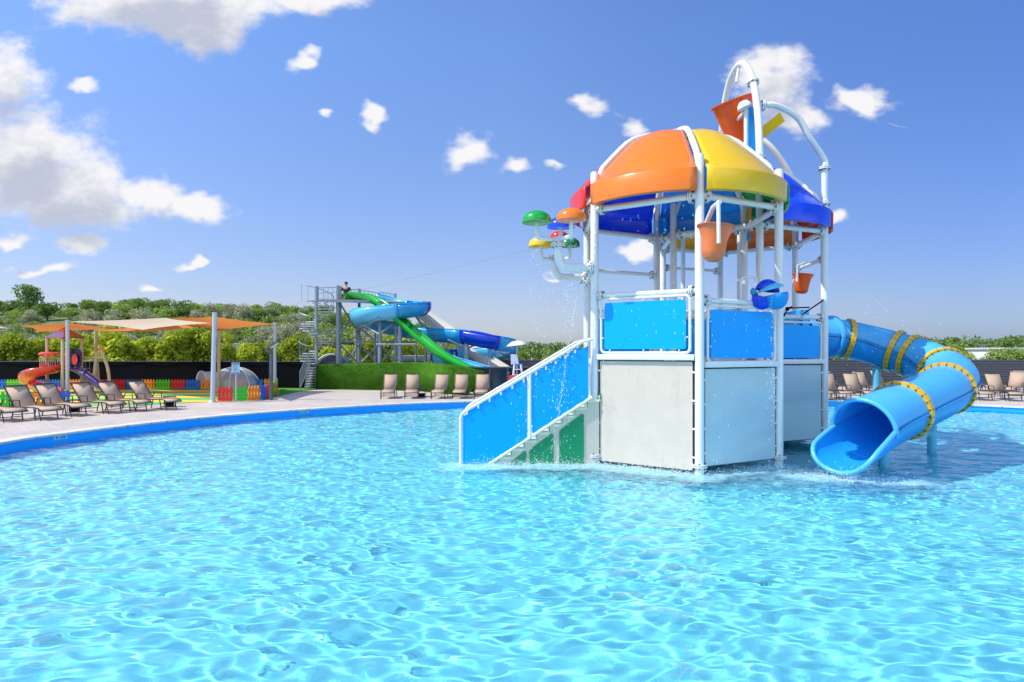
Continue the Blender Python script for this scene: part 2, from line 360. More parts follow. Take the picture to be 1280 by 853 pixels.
def tower(name, label, c, r, a0, cols, nm):
    t = thing(name, label, 'play tower', (c[0], c[1], 0)); rk = r / 2.18
    V = [ang(c, r, a0 + 60 * i) for i in range(6)]      # 0 is the vertex nearest the viewer, going round to the right
    prof = dome_prof(rk)
    for i in range(6):
        a = a0 + 60 * i; b = a + 60; g = 2.4
        mb = MB(); n = 14; vs = []; m = len(prof)
        for k in range(n + 1):
            for j, (rr, z) in enumerate(prof):
                gg = min(14, g * 2.3 * rk / max(rr, .4)); th = a + gg + (60 - 2 * gg) * k / n
                bul = .05 * math.sin(PI * k / n) * math.sin(PI * min(1, max(0, (j - 4) / (m - 5))))
                vs.append(ang(c, rr, th, z + bul))
        fs = [(k * m + j, (k + 1) * m + j, (k + 1) * m + j + 1, k * m + j + 1) for k in range(n) for j in range(m - 1)]
        if cols[i][0]:
            mb.add(vs, fs); p = mb.build('roof_panel', M[cols[i][0]], t, solid=.025, angle=60); p['label'] = cols[i][1]
        # white rib from the post to the hub
        mb = MB(); mb.tube([ang(c, r + .02, a, 5.66)] + [ang(c, rr + .01, a, z + .03) for rr, z in prof[6:]], .066 * rk, 10); mb.build('roof_rib', M['white'], t)
        mb = MB(); mb.tube([V[i] + Vector((0, 0, 5.29)), V[(i + 1) % 6] + Vector((0, 0, 5.29))], .065, 12, False); bm_ = mb.build('roof_beam', M['white'], t)
        d = (V[(i + 1) % 6] - V[i]).normalized()
        for q, s in ((V[i] + d * .17, 1), (V[(i + 1) % 6] - d * .17, -1)): collar(bm_, q + Vector((0, 0, 5.29)), d, .065)
    mb = MB(); mb.lathe([(0, 7.30), (.13, 7.30), (.16, 7.26), (.16, 7.10)], (c[0], c[1], 0), 18); mb.build('roof_hub', M['white'], t)
    for i in range(6):
        top = 6.08; p = V[i]
        mb = MB(); mb.tube([p + Vector((0, 0, -.8)), p + Vector((0, 0, top - .04)), p + Vector((0, 0, top - .01)), p + Vector((0, 0, top))], [.085, .085, .075, .04], 18); po = mb.build('post', M['white'], t)
        collar(po, p + Vector((0, 0, .16)), (0, 0, 1))
    return t, V
F_COL = [('yellow', 'yellow roof panel'), ('green', 'green roof panel'), ('sky', 'light blue roof panel'), ('blue', 'dark blue roof panel'), ('red', 'red roof panel'), ('orange', 'orange roof panel')]
c1 = (3.67, 13.66)
T1, V1 = tower('play_tower', 'front water play tower under the orange, yellow and red domed roof', c1, 2.18, -93, F_COL, 'front')
Bv, Cv, Dv, Ev, Fv, Av = V1
R_COL = [('blue', 'blue roof panel'), ('red', 'dark red roof panel'), ('orange', 'orange roof panel'), ('yellow', 'yellow roof panel'), ('sky', 'light blue roof panel'), (None, '')]
c2 = (6.03, 16.2)
T2, V2 = tower('play_tower', 'rear water play tower with a deep blue roof panel and tall pipe arches above', c2, 2.1, 263, R_COL, 'rear')
Nv, Rv, Sv, Tv, Uv, V6 = V2
Z3 = Vector((0, 0, 1))
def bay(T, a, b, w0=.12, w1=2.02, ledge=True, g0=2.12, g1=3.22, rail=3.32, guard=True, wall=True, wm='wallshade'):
    a = Vector(a); b = Vector(b); d = (b - a); Lg = d.length; d.normalize(); out = Vector((d.y, -d.x, 0))
    if out.dot(a - origin(T)) < 0: out = -out
    rz = math.atan2(d.y, d.x); mid = (a + b) / 2
    if wall:
        MB().box(mid + Z3 * (w0 + w1) / 2 - out * .02, (Lg - .16, .02, w1 - w0 + .04), rz).build('gap_strip', M['gap'], T, False)
        k = MB()
        for s in (-1, 1):
            for z in np.linspace(w0 + .25, w1 - .2, 4):
                k.box(mid + d * s * (Lg / 2 - .10) + Z3 * z + out * .022, (.09, .012, .035), rz)
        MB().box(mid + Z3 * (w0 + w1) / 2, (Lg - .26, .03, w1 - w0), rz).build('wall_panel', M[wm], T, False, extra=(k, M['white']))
    if ledge: MB().box(mid + Z3 * (w1 + .085) + out * .01, (Lg - .17, .16, .11), rz).build('ledge', M['white'], T, bevel=.01)
    if guard:
        hw = Lg / 2 - .17; rr = .09; pts = []
        for cx, cz, s0 in ((hw - rr, g1 - rr, 0), (-hw + rr, g1 - rr, 90), (-hw + rr, g0 + rr, 180), (hw - rr, g0 + rr, 270)):
            for k in range(6):
                an = R(s0 + 90 * k / 5); pts.append(mid + d * (cx + rr * math.cos(an)) + Z3 * (cz + rr * math.sin(an)) + out * .04)
        fm_ = MB().tube(pts, .027, 10, closed=True)
        poly = []; iw = hw - .075; r2 = .05
        for cx, cz, s0 in ((iw - r2, g1 - .075 - r2, 0), (-iw + r2, g1 - .075 - r2, 90), (-iw + r2, g0 + .075 + r2, 180), (iw - r2, g0 + .075 + r2, 270)):
            for k in range(4):
                an = R(s0 + 90 * k / 3); poly.append((cx + r2 * math.cos(an), cz + r2 * math.sin(an)))
        Mx = Matrix((d, out, Z3)).transposed()
        k = fm_
        for s in (-1, 0, 1):
            for z in (g0 + .05, g1 - .05): k.ball(mid + d * s * iw * .85 + Z3 * z + out * .06, .018, 6)
        for z in (g0 + .3, g1 - .3):
            for s in (-1, 1): k.ball(mid + d * s * (hw - .05) + Z3 * z + out * .06, .018, 6)
        f = k.build('guard_frame', M['white'], T)
        MB().prism(poly, .03, .05, Mx, mid).build('blue_sheet', M['sheet'], f, False)
        rl = MB().tube([a + Z3 * rail, b + Z3 * rail], .052, 12, False).build('guard_rail', M['white'], T)
        for q in (a + d * .16, b - d * .16): collar(rl, q + Z3 * rail, d, .05)
        k = MB()
        for s in (-.6, .6): k.tube([mid + d * s * Lg / 2 + Z3 * rail, mid + d * s * Lg / 2 + Z3 * g1 + out * .03], .018, 8)
        k.build('hanger', M['white'], rl)
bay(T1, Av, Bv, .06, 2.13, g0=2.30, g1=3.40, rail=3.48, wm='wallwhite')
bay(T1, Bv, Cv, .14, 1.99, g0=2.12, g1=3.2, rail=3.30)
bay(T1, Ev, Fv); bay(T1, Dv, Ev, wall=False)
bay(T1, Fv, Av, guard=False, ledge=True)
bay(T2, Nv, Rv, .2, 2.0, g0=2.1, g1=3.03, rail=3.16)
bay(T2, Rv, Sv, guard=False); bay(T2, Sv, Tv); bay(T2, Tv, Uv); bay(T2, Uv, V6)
for T, V in ((T1, V1), (T2, V2)):
    cc = sum(V, Vector()) / 6; pol = [cc + (v - cc) * .95 for v in V]
    MB().add([p + Z3 * 2.0 for p in pol] + [p + Z3 * 2.06 for p in pol], [tuple(range(6)), tuple(range(11, 5, -1))] + [(i, (i + 1) % 6, 6 + (i + 1) % 6, 6 + i) for i in range(6)]).build('platform_floor', M['wallwhite'], T, False)
# mid height braces
def pipe(T, a, b, z, r=.05, name='brace', ca=True):
    a = Vector(a) + Z3 * z; b = Vector(b) + Z3 * z; d = (b - a).normalized()
    p = MB().tube([a, b], r, 10, False).build(name, M['white'], T)
    if ca:
        for q in (a + d * .15, b - d * .15): collar(p, q, d, r)
pipe(T1, Ev, Fv, 4.32); pipe(T2, Uv, Tv, 4.75, .045); pipe(T2, Rv, Sv, 4.62, .05)
pipe(T1, Fv, Av, 4.02, .05)
for q in (Vector((4.80, 17.0, 0)), Vector((5.84, 15.55, 0))):
    MB().tube([q + Z3 * -.8, q + Z3 * 5.9], .06, 14).build('inner_post', M['white'], T2)
MB().tube([Vector((3.9, 13.4, -.8)) * 1, Vector((3.9, 13.4, 2.0))], .08, 12).build('inner_post', M['white'], T1)
q = Cv.lerp(Dv, .86) + Z3 * 5.05
MB().lathe([(0, .12), (.035, .06), (.045, -.06), (0, -.13)], q, 10).build('nozzle', M['sky'], T1)

# ------------------------------------------------------------------ stairs
t = thing('pool_stairs', 'white and green stairs with long blue side panels rising out of the water', 'stairs', (0.3, 12.6, 0))
def stair_side(y, full):
    x0, x1 = -1.06, 1.58
    d = 12.6
    lo = lambda x: .0 + (x + .47) * (1.33 / 2.05)          # lower edge of the blue panel
    hi = lambda x: 1.06 + (x - x0) * (1.50 / 2.64)
    rail = [Vector((x0, y, -.4)), Vector((x0, y, .95)), Vector((x0 + .02, y, 1.02)), Vector((x0 + .09, y, 1.09)), Vector((x1 - .12, y, hi(x1) - .03)), Vector((x1 + .08, y, hi(x1) + .02))]
    h = MB().tube(rail, .034, 10).build('handrail', M['white'], t)
    if y > 13: h['label'] = 'far handrail'
    for xa, xb in ((x0 + .05, .32), (.42, x1)):
        ps = [(xa, max(-.3, lo(xa) + .05)), (xb, lo(xb) + .05), (xb, hi(xb) - .11), (xa, hi(xa) - .10)]
        if xa < -.5: ps = [(xa, -.3), (-.47 - .3, -.3), (xb, lo(xb) + .05), (xb, hi(xb) - .11), (xa, hi(xa) - .10)]
        k = MB()
        for q in np.linspace(xa + .08, xb - .08, 6): k.box((q, y - .03, hi(q) - .075), (.035, .03, .07))
        MB().prism(ps, y - .012, y + .012).build('side_panel', M['sheet'], t, False, extra=(k, M['white']))
    MB().tube([(.37, y, lo(.37)), (.37, y, hi(.37))], .034, 10).build('baluster', M['white'], t)
    MB().tube([(-.9, y, -.28), (x1 + .08, y, lo(x1 + .08))], .030, 10).build('lower_rail', M['white'], t)
stair_side(12.52, True); stair_side(13.9, False)
lo = lambda x: .0 + (x + .47) * (1.33 / 2.05)
nst = 9; run = .262; sx = -.55
for i in range(nst):
    xa = sx + run * i; zt = lo(xa) + .03
    MB().box((xa + run / 2 + .02, 13.2, zt - .02 - .0), (run + .04, 1.3, .035)).build('step', M['step'], t, False)
    MB().box((xa + run + .012, 13.2, zt + .06), (.02, 1.3, .15)).build('riser', M['greensheet'], t, False)
saw = []
for i in range(nst):
    xa = sx + run * i; zt = lo(xa) + .03; saw += [(xa + .0, zt - .045), (xa + run, zt - .045), ]
poly = [(sx, -.4)] + saw + [(sx + run * nst, -.4)]
def inset(poly, name, matk, y0, y1): return MB().prism(poly, y0, y1).build(name, M[matk], t, False)
inset(poly, 'stringer', 'wallwhite', 12.56, 12.60)
under = lambda x: lo(x) - .22
for k, (xa, xb) in enumerate(((-.02, .30), (.36, .86), (.98, 1.49))):
    inset([(xa, -.3), (xb, -.3), (xb, under(xb) - .03), (xb - .05, under(xb) - .02), (xa + .04, under(xa)), (xa, under(xa) - .05)], 'green_inset', 'greensheet', 12.545, 12.562)
k = MB()
for i in range(nst):
    xa = sx + run * i; k.box((xa + run * .5, 12.548, lo(xa) - .015), (run, .02, .022)); k.box((xa + run, 12.548, lo(xa) + .05), (.02, .02, .13))
k.build('tread_edge', M['step'], t, False)

# ------------------------------------------------------------------ big tipping bucket and its arches
t = thing('bucket_frame', 'tall white pipe arches standing over the rear tower roof', 'pipe frame', (c2[0], c2[1], 5.3))
def arch(pts, r, name='arch', n=10): return MB().tube(spline(pts, n), r, 14).build(name, M['white'], t)
a1 = arch([(Nv.x, Nv.y, 5.9), (Nv.x, Nv.y, 6.9), (5.88, 14.5, 8.1), (5.92, 14.9, 9.0), (5.95, 15.5, 9.68), (5.97, 16.1, 9.88), (6.0, 16.8, 9.7), (6.03, 17.3, 9.1), (6.15, 17.9, 8.0), (Tv.x, Tv.y, 6.9), (Tv.x, Tv.y, 5.9)], .085, 'main_arch')
collar(a1, (5.915, 14.87, 8.93), (.05, .4, 1)); collar(a1, (Nv.x, Nv.y, 6.85), (0, 0, 1)); collar(a1, (Tv.x, Tv.y, 6.85), (0, 0, 1))
a2 = arch([(5.9, 14.68, 8.26), (6.0, 14.7, 8.28), (6.4, 14.7, 8.30), (6.95, 14.78, 8.05), (7.3, 14.83, 7.55), (Rv.x, Rv.y, 7.05), (Rv.x, Rv.y, 6.8), (Rv.x, Rv.y, 5.9)], .075, 'side_arch')
collar(a2, (6.08, 14.7, 8.29), (1, 0, 0), .075); collar(a2, (Rv.x, Rv.y, 6.85), (0, 0, 1)); collar(a2, (Rv.x, Rv.y, 5.98), (0, 0, 1))
a3 = arch([(6.05, 17.5, 8.75), (6.6, 17.2, 8.6), (7.15, 16.95, 8.15), (7.6, 16.95, 7.6), (Sv.x - .03, Sv.y, 7.05), (Sv.x, Sv.y, 6.8), (Sv.x, Sv.y, 5.9)], .075, 'side_arch')
collar(a3, (Sv.x, Sv.y, 6.85), (0, 0, 1))
pp = MB().tube([(5.80, 15.0, 6.9), (5.80, 15.0, 8.45)], .055, 12).tube([(6.14, 14.95, 6.7), (6.14, 14.95, 7.2), (5.86, 15.0, 6.98)], .045, 10); pp.tube([(5.78, 17.2, 7.1), (5.78, 17.2, 8.3)], .055, 12).tube([(6.05, 17.15, 7.1), (5.98, 17.15, 8.2)], .045, 10).tube([(5.80, 15.0, 8.3), (5.78, 17.2, 8.2)], .04, 10)
pp.tube([(5.8, 15, 6.9), (5.8, 15, 5.9)], .06, 12); pp.tube([(5.78, 17.2, 7.1), (5.78, 17.2, 6.0)], .06, 12); pp.build('pivot_post', M['white'], t)
MB().prism([(5.84, 6.98), (6.10, 7.15), (6.02, 8.35), (5.84, 8.4)], 14.97, 14.99).build('side_sheet', M['sky'], t, False)
MB().prism([(5.82, 7.2), (6.0, 7.2), (5.95, 8.1), (5.82, 8.1)], 17.17, 17.19).build('side_sheet', M['sky'], t, False)
k = MB(); k.lathe([(0, .10), (.10, .09), (.16, .02), (.18, -.07), (.11, -.10), (0, -.10)], (5.74, 14.98, 8.42), 16, Matrix.Rotation(R(-18), 3, 'Y')); k.build('pivot_cap', M['white'], t)
MB().tube([(5.96, 15.9, 9.85), (5.9, 15.9, 9.4)], .04, 8).build('filler_pipe', M['white'], t)
def bucket(name, label, c, h, r0, r1, matk, Mr, flare=0, extra=None):
    b = thing(name, label, 'bucket', c)
    prof = [(0, 0), (r0 * .85, 0), (r0, .03 * h), (r0 + (r1 - r0) * .5 - flare, h * .5), (r0 + (r1 - r0) * .93, h * .93), (r1 + .0, h), (r1 + .035, h), (r1 + .035, h - .05), ]
    MB().lathe(prof, c, 28, Mr).build('shell', M[matk], b, solid=.02)
    return b
bk = bucket('tipping_bucket', 'large tilted orange bucket hanging in the arch on top of the rear tower', Vector((6.08, 16.0, 7.85)), 1.08, .31, .50, 'bucket', Matrix.Rotation(R(-19), 3, 'Y') @ Matrix.Rotation(R(10), 3, 'X'))
MB().tube([(5.8, 15.05, 8.3), (5.8, 15.45, 8.3)], .04, 10).tube([(5.75, 16.5, 8.3), (5.78, 17.15, 8.2)], .04, 10).build('axle', M['white'], bk)
yt = thing('spill_chute', 'yellow angled chute poking up behind the orange bucket', 'chute', (6.4, 15.7, 7.6))
a = Vector((5.75, 15.75, 7.35)); b = Vector((6.98, 15.75, 8.35)); dd = (b - a).normalized(); up = dd.cross(Vector((0, -1, 0)))
if up.z < 0: up = -up
prof = [(-.2, .16), (-.12, -.1), (.12, -.1), (.2, .16), (.16, .16), (.09, -.06), (-.09, -.06), (-.16, .16)]
MB().prism(prof, 0, (b - a).length, Matrix((Vector((0, 1, 0)), dd, up)).transposed(), a).build('trough', M['yellow'], yt, False)
MB().tube([(6.0, 15.75, 7.45), (6.0, 15.75, 6.9)], .05, 8).build('bracket', M['white'], yt)

# small buckets
c = Vector((3.62, 10.95, 3.95)); b = thing('small_bucket', 'peach orange tipping bucket hanging in front of the nearest tower post', 'bucket', c)
Mr = Matrix.Rotation(R(6), 3, 'Y')
MB().lathe([(0, 0), (.10, .015), (.17, .08), (.2, .2), (.215, .4), (.27, .56), (.315, .64), (.33, .64), (.325, .62)], c, 28, Mr).build('shell', M['peach'], b, solid=.018)
MB().tube([(Bv.x, Bv.y, 4.55), (Bv.x + .04, Bv.y - .12, 4.62), (3.62, 10.9, 4.92), (3.63, 10.6, 4.94)], .045, 10).tube([(3.62, 10.62, 4.96), (3.62, 10.6, 4.22)], .036, 10).build('bracket', M['white'], b)
c = Vector((7.42, 15.55, 3.82)); b = thing('small_bucket', 'small orange tipping bucket hanging at the far right of the rear tower', 'bucket', c)
MB().lathe([(0, 0), (.10, .01), (.15, .06), (.17, .25), (.2, .4), (.25, .48), (.26, .48)], c, 24, Mr).build('shell', M['bucket'], b, solid=.015)
MB().tube([(7.6, 15.6, 4.62), (7.42, 15.35, 4.58), (7.2, 15.3, 4.5), (7.2, 15.3, 4.1)], .03, 8).build('bracket', M['white'], b)

# blue tipping scoops by the right hand guard rail
c = Vector((5.12, 12.0, 3.42)); b = thing('water_scoop', 'pair of light and dark blue tipping scoops above the right guard rail', 'water scoop', c)
def cap(mb, c, r, M_, frac=.5, sc=1.0):
    n = 8; mb.lathe([(r * math.sin(PI * frac * i / n), -r * sc * math.cos(PI * frac * i / n)) for i in range(n + 1)], c, 20, M_)
k = MB(); cap(k, c + Vector((.08, -.05, 0)), .23, Matrix.Rotation(R(-12), 3, 'Y'), .55, 1.15); k.build('bowl', M['sky'], b, solid=.015)
k = MB(); cap(k, c + Vector((.02, 0, .1)), .25, Matrix.Rotation(R(165), 3, 'Y'), .42, .6); k.build('lid', M['slidelight'], b, solid=.015)
k = MB(); cap(k, c + Vector((-.03, .08, .12)), .22, Matrix.Rotation(R(190), 3, 'Y'), .5, 1.0); k.build('upper_scoop', M['blue'], b, solid=.015)
k = MB(); cap(k, c + Vector((-.13, .06, -.04)), .2, Matrix.Rotation(R(20), 3, 'Y'), .5, 1.1); k.build('lower_scoop', M['blue'], b, solid=.015)
k = MB(); cap(k, c + Vector((-.26, .1, .1)), .09, Matrix.Rotation(R(60), 3, 'Y'), .5); k.build('side_cup', M['slideblue'], b, solid=.012)
MB().tube([(4.72, 12.15, 3.3), (4.95, 12.0, 3.36), (5.3, 11.95, 3.36), (5.42, 12.3, 3.3)], .03, 8).tube(spline([(4.62, 12.2, 3.3), (4.62, 12.2, 3.75), (4.72, 12.2, 3.82), (4.88, 12.15, 3.8), (4.93, 12.1, 3.62)], 5), .024, 8).build('feed_pipe', M['white'], b)
c = Vector((6.55, 14.25, 3.2)); b = thing('water_cannon', 'thin black water cannons on the rear tower guard rail', 'water cannon', c)
MB().tube([(6.42, 14.3, 3.16), (6.5, 14.3, 3.34), (6.6, 14.25, 3.38)], .022, 8).tube([(6.42, 14.2, 3.34), (6.95, 14.15, 3.36)], .016, 8).tube([(6.85, 14.3, 3.2), (7.25, 14.1, 3.52)], .016, 8).ball((6.48, 14.25, 3.33), .05, 8).build('barrel', M['black'], b)
MB().tube([(6.45, 14.36, 3.1), (6.45, 14.3, 3.3)], .03, 8).tube([(6.9, 14.45, 3.1), (6.88, 14.3, 3.24)], .03, 8).build('mount', M['white'], b)

# mushroom drippers
def mushroom_tree(label, A, base, stems, ztrunk):
    b = thing('mushroom_fountain', label, 'fountain', A)
    p = MB().tube(spline([A, A + (base - A) * .75, base + Vector((.12, 0, .0)), base + Vector((.02, 0, .14)), base + Vector((0, 0, .35)), Vector((base.x, base.y, ztrunk))], 6), .085, 14).build('pipe', M['white'], b)
    dA = (base - A).normalized(); collar(p, A + dA * .12, dA, .09); collar(p, Vector((base.x, base.y, base.z + .45)), (0, 0, 1), .085)
    for (cx, cy, zc, r, mk, lab) in stems:
        q = Vector((cx, cy, 0)); tr = Vector((base.x, base.y, ztrunk - .05)); dz = ztrunk - .05
        s = MB().tube(spline([tr, Vector((cx * .7 + base.x * .3, cy * .7 + base.y * .3, dz)), Vector((cx * .95 + base.x * .05, cy * .95 + base.y * .05, dz + .02)), Vector((cx, cy, dz + .14)), Vector((cx, cy, zc))], 6), .045, 12).build('stem', M['white'], b)
        prof = [(r * .82, -.03), (r, 0), (r * .985, .05)] + [(r * .97 * math.cos(PI / 2 * i / 8), .06 + r * .62 * math.sin(PI / 2 * i / 8)) for i in range(1, 9)]
        cp = MB().lathe([(0, .02)] + [(r * .8, .0)] + prof[1:], (cx, cy, zc - .03), 28, Matrix.Rotation(R(random.uniform(-6, 6)), 3, 'X')).build('mushroom_cap', M[mk], b)
        cp['label'] = lab
bN = W(697.5, 334, 12.5); bF = W(693, 346, 14.6)
mushroom_tree('nearer pipe tree with green, orange and blue mushroom caps left of the tower', Vector((Av.x, Av.y, W(0, 334, 12.5).z)), bN,
    [(*W(671, 0, 12.3).xy, W(0, 277, 12.3).z, .30, 'green', 'green mushroom cap'), (*W(714, 0, 12.1).xy, W(0, 274, 12.1).z, .30, 'orange', 'orange mushroom cap'), (*W(701, 0, 13.2).xy, W(0, 284, 13.2).z, .30, 'blue', 'blue mushroom cap')], W(0, 297, 12.5).z)
mushroom_tree('farther pipe tree with yellow, red and dark green mushroom caps left of the tower', Vector((Fv.x, Fv.y, bF.z)), bF,
    [(*W(676, 0, 14.3).xy, W(0, 307, 14.3).z, .29, 'yellow', 'yellow mushroom cap'), (*W(699, 0, 15.0).xy, W(0, 298, 15.0).z, .24, 'red', 'red mushroom cap'), (*W(712, 0, 14.3).xy, W(0, 307, 14.3).z, .25, 'darkgreen', 'dark green mushroom cap')], W(0, 323, 14.6).z)

# ------------------------------------------------------------------ tube slide
t = thing('tube_slide', 'curved light blue tube slide with yellow flanges ending in the water', 'water slide', (8.8, 14, 0))
TP = spline([(8.0, 16.75, 2.80), (8.6, 16.9, 2.76), (9.35, 16.95, 2.68), (10.2, 16.6, 2.42), (10.8, 15.75, 2.06), (10.62, 14.65, 1.72), (9.75, 13.7, 1.46), (8.5, 12.8, 1.22), (7.3, 12.0, .97), (6.74, 11.62, .83)], 12)
RT = .56
def rt(i): return .485 + .075 * min(1, i / 107)
def frame(P, i):
    tt = (P[min(i + 1, len(P) - 1)] - P[max(i - 1, 0)]).normalized(); s = tt.cross(Z3).normalized(); return tt, s, s.cross(tt)
def sweep(P, r, a0, a1, n, close=False, rr=None):
    mb = MB(); vs = []
    for i in range(len(P)):
        tt, s, u = frame(P, i)
        for k in range(n + 1):
            a = a0 + (a1 - a0) * k / n; rad = r if rr is None else rr(i); vs.append(P[i] + (s * math.cos(a) + u * math.sin(a)) * rad)
    fs = [(i * (n + 1) + k, i * (n + 1) + k + 1, (i + 1) * (n + 1) + k + 1, (i + 1) * (n + 1) + k) for i in range(len(P) - 1) for k in range(n)]
    return mb.add(vs, fs)
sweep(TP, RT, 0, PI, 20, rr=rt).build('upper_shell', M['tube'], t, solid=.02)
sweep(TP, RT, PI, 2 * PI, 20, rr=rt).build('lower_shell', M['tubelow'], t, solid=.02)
# open exit trough that continues the lower half
ext = TP[-1] - TP[-4]; ext.normalize(); e2 = Vector((ext.x, ext.y, 0)).normalized(); p0 = TP[-1]
TE = spline([p0, p0 + e2 * .3 + Z3 * -.05, p0 + e2 * .65 + Z3 * -.09, p0 + e2 * .9 + Z3 * -.10], 12)
spn = lambda f: (1 - .33 * f ** 1.5) * (1 if f < .68 else math.sqrt(1 - .62 * ((f - .68) / .32) ** 2))
mb = MB(); vs = []; n = 20; m_ = len(TE)
for i, p in enumerate(TE):
    tt, s, u = frame(TE, i); f = i / (m_ - 1); sp_ = PI / 2 * spn(f)
    for k in range(n + 1):
        a = -PI / 2 - sp_ + 2 * sp_ * k / n; rad = RT * (1 + .12 * f); vs.append(p + (s * math.cos(a) + u * math.sin(a)) * rad)
mb.add(vs, [(i * (n + 1) + k, i * (n + 1) + k + 1, (i + 1) * (n + 1) + k + 1, (i + 1) * (n + 1) + k) for i in range(m_ - 1) for k in range(n)])
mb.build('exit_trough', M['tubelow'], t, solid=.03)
def lip(pts, r, name='rim'): return MB().tube(pts, r, 10).build(name, M['tube'], t)
tt, s, u = frame(TP, len(TP) - 1)
lip([p0 + (s * math.cos(a) + u * math.sin(a)) * (RT + .03) for a in np.linspace(-.15, PI + .15, 24)], .045)
tt, s, u = frame(TE, m_ - 1); lip([TE[-1] + (s * math.cos(a) + u * math.sin(a)) * RT * 1.13 for a in np.linspace(-PI / 2 - PI / 2 * spn(1), -PI / 2 + PI / 2 * spn(1), 24)], .045)
for sg in (-1, 1):
    ed = []
    for i, p in enumerate(TE):
        tt, s, u = frame(TE, i); f = i / (m_ - 1); sp_ = PI / 2 * spn(f); a = -PI / 2 + sg * sp_; ed.append(p + (s * math.cos(a) + u * math.sin(a)) * RT * (1 + .13 * f))
    lip(ed, .045)
def ringat(f, r2=.09, w=.06, double=False):
    i = int(f * (len(TP) - 1)); tt, s, u = frame(TP, i); Mx = Matrix((s, u, tt)).transposed()
    b = MB(); nb = 24; RT = rt(i)
    for sg in (-1, 1):
        for k in range(nb):
            a = 2 * PI * (k + .5) / nb; c = TP[i] + (s * math.cos(a) + u * math.sin(a)) * (RT + r2 * .55) + tt * sg * (w + .008); b.tube([c - tt * .008, c + tt * .008], .017, 6)
    for k in range(nb):
        a = 2 * PI * (k + .5) / nb; d = (s * math.cos(a) + u * math.sin(a)); c = TP[i] + d * (RT + r2)
        if r2 < .08: b.tube([c - d * .004, c + d * .008], .014, 6)
    MB().lathe([(RT, -w), (RT + r2, -w), (RT + r2, w), (RT, w)], TP[i], 40, Mx).build('flange', M['ring'], t, extra=(b, M['bolt']))
for f in (.225, .37, .405, .515, .66, .83): ringat(f, .07)
i = int(.16 * (len(TP) - 1)); tt, s, u = frame(TP, i); RT = rt(i)
MB().lathe([(RT, -.03), (RT + .10, -.03), (RT + .10, .03), (RT, .03)], TP[i], 40, Matrix((s, u, tt)).transposed()).build('collar', M['tube'], t)
# longitudinal seams with bolts
for sg in (0, PI):
    k = MB(); b = MB(); vs = []
    for i in range(len(TP)):
        RT = rt(i); tt, s, u = frame(TP, i); d = s * math.cos(sg) + u * math.sin(sg); vs += [TP[i] + d * RT + u * .012, TP[i] + d * (RT + .045) + u * .012, TP[i] + d * (RT + .045) - u * .012, TP[i] + d * RT - u * .012]
        if i % 1 == 0: b.tube([TP[i] + d * (RT + .03) + u * .025, TP[i] + d * (RT + .03) - u * .025], .012, 6)
    k.add(vs, [(4 * i + j, 4 * i + (j + 1) % 4, 4 * i + 4 + (j + 1) % 4, 4 * i + 4 + j) for i in range(len(TP) - 1) for j in range(4)])
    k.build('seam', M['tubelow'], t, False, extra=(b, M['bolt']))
M['slidepost'] = mat('pale_blue_post', (.13, .50, .66), .35, var=.08, dirt=.1)
for (x, y, f) in ((9.95, 14.35, .62), (7.62, 12.42, .88), (10.0, 16.62, .385)):
    i = min(range(len(TP)), key=lambda k: (TP[k].xy - Vector((x, y))).length); zc = TP[i].z - rt(i)
    po = MB().tube([(x, y, -.8), (x, y, zc - .12)], .10, 16).build('support_post', M['slidepost'], t)
    MB().tube([(x, y, zc - .13), (x, y, zc - .02)], .05, 10).box((x, y, zc - .10), (.34, .16, .03)).tube([(x - .15, y, zc - .1), (x - .15, y, zc + .06)], .018, 6).tube([(x + .15, y, zc - .1), (x + .15, y, zc + .06)], .018, 6).build('saddle', M['slidepost'], po)
# entry box on the platform
MB().box((7.72, 16.55, 2.78), (.16, 1.25, 1.30), R(2)).build('entry_plate', M['tubelow'], t, bevel=.02)
MB().box((7.0, 16.6, 3.26), (1.3, 1.1, .05), R(4)).box((7.0, 16.0, 3.05), (1.3, .04, .4), R(4)).box((7.0, 17.2, 2.75), (1.3, .04, .9), R(4)).build('entry_hood', M['slideblue'], t)

# ------------------------------------------------------------------ far slide tower
t = thing('slide_tower', 'galvanised steel slide tower with a spiral staircase beyond the pool', 'slide tower', G(422, 487))
def column(px, ytop, d, r, name='column', m='steel', zb=.15):
    p = W(px, ytop, d); return MB().tube([(p.x, p.y, zb), p], r, 12).build(name, M[m], t)
for px, y, d, r in ((395.5, 358, 34.3, .10), (422.2, 357, 34.6, .10), (425, 358, 35.3, .09), (449, 361, 36.5, .09), (445.5, 405, 36.2, .07), (469, 372, 37.5, .07), (473, 366, 36.8, .08), (474.8, 397, 34.0, .11), (494, 367, 36.8, .08), (500, 408, 33.5, .13), (494.5, 408, 35, .09), (520, 426, 35, .07), (532, 432, 34.5, .08), (583, 428, 33.4, .14), (568, 440, 34, .06), (612, 437, 33, .07)): column(px, y, d, r)
def beam(p, q, r=.05, name='brace', m='steel'): MB().tube([W(*p), W(*q)], r, 8).build(name, M[m], t)
beam((398, 427, 35), (520, 428, 35.5)); beam((398, 417, 35), (424, 416, 35)); beam((470, 430.5, 33), (520, 430.5, 33)); beam((424, 376, 35.2), (500, 380, 36.5), .08)
beam((426, 381, 35), (449, 418, 36.5)); beam((449, 385, 36.5), (424, 420, 35)); beam((426, 432, 35), (449, 456, 36.5)); beam((449, 430, 36.5), (430, 458, 35))
beam((450, 410, 36), (473, 430, 36)); beam((449, 456, 36), (474, 430, 36)); beam((451, 430, 36), (472, 456, 36)); beam((474, 456, 36), (497, 430, 36)); beam((474, 430, 36), (497, 456, 36))
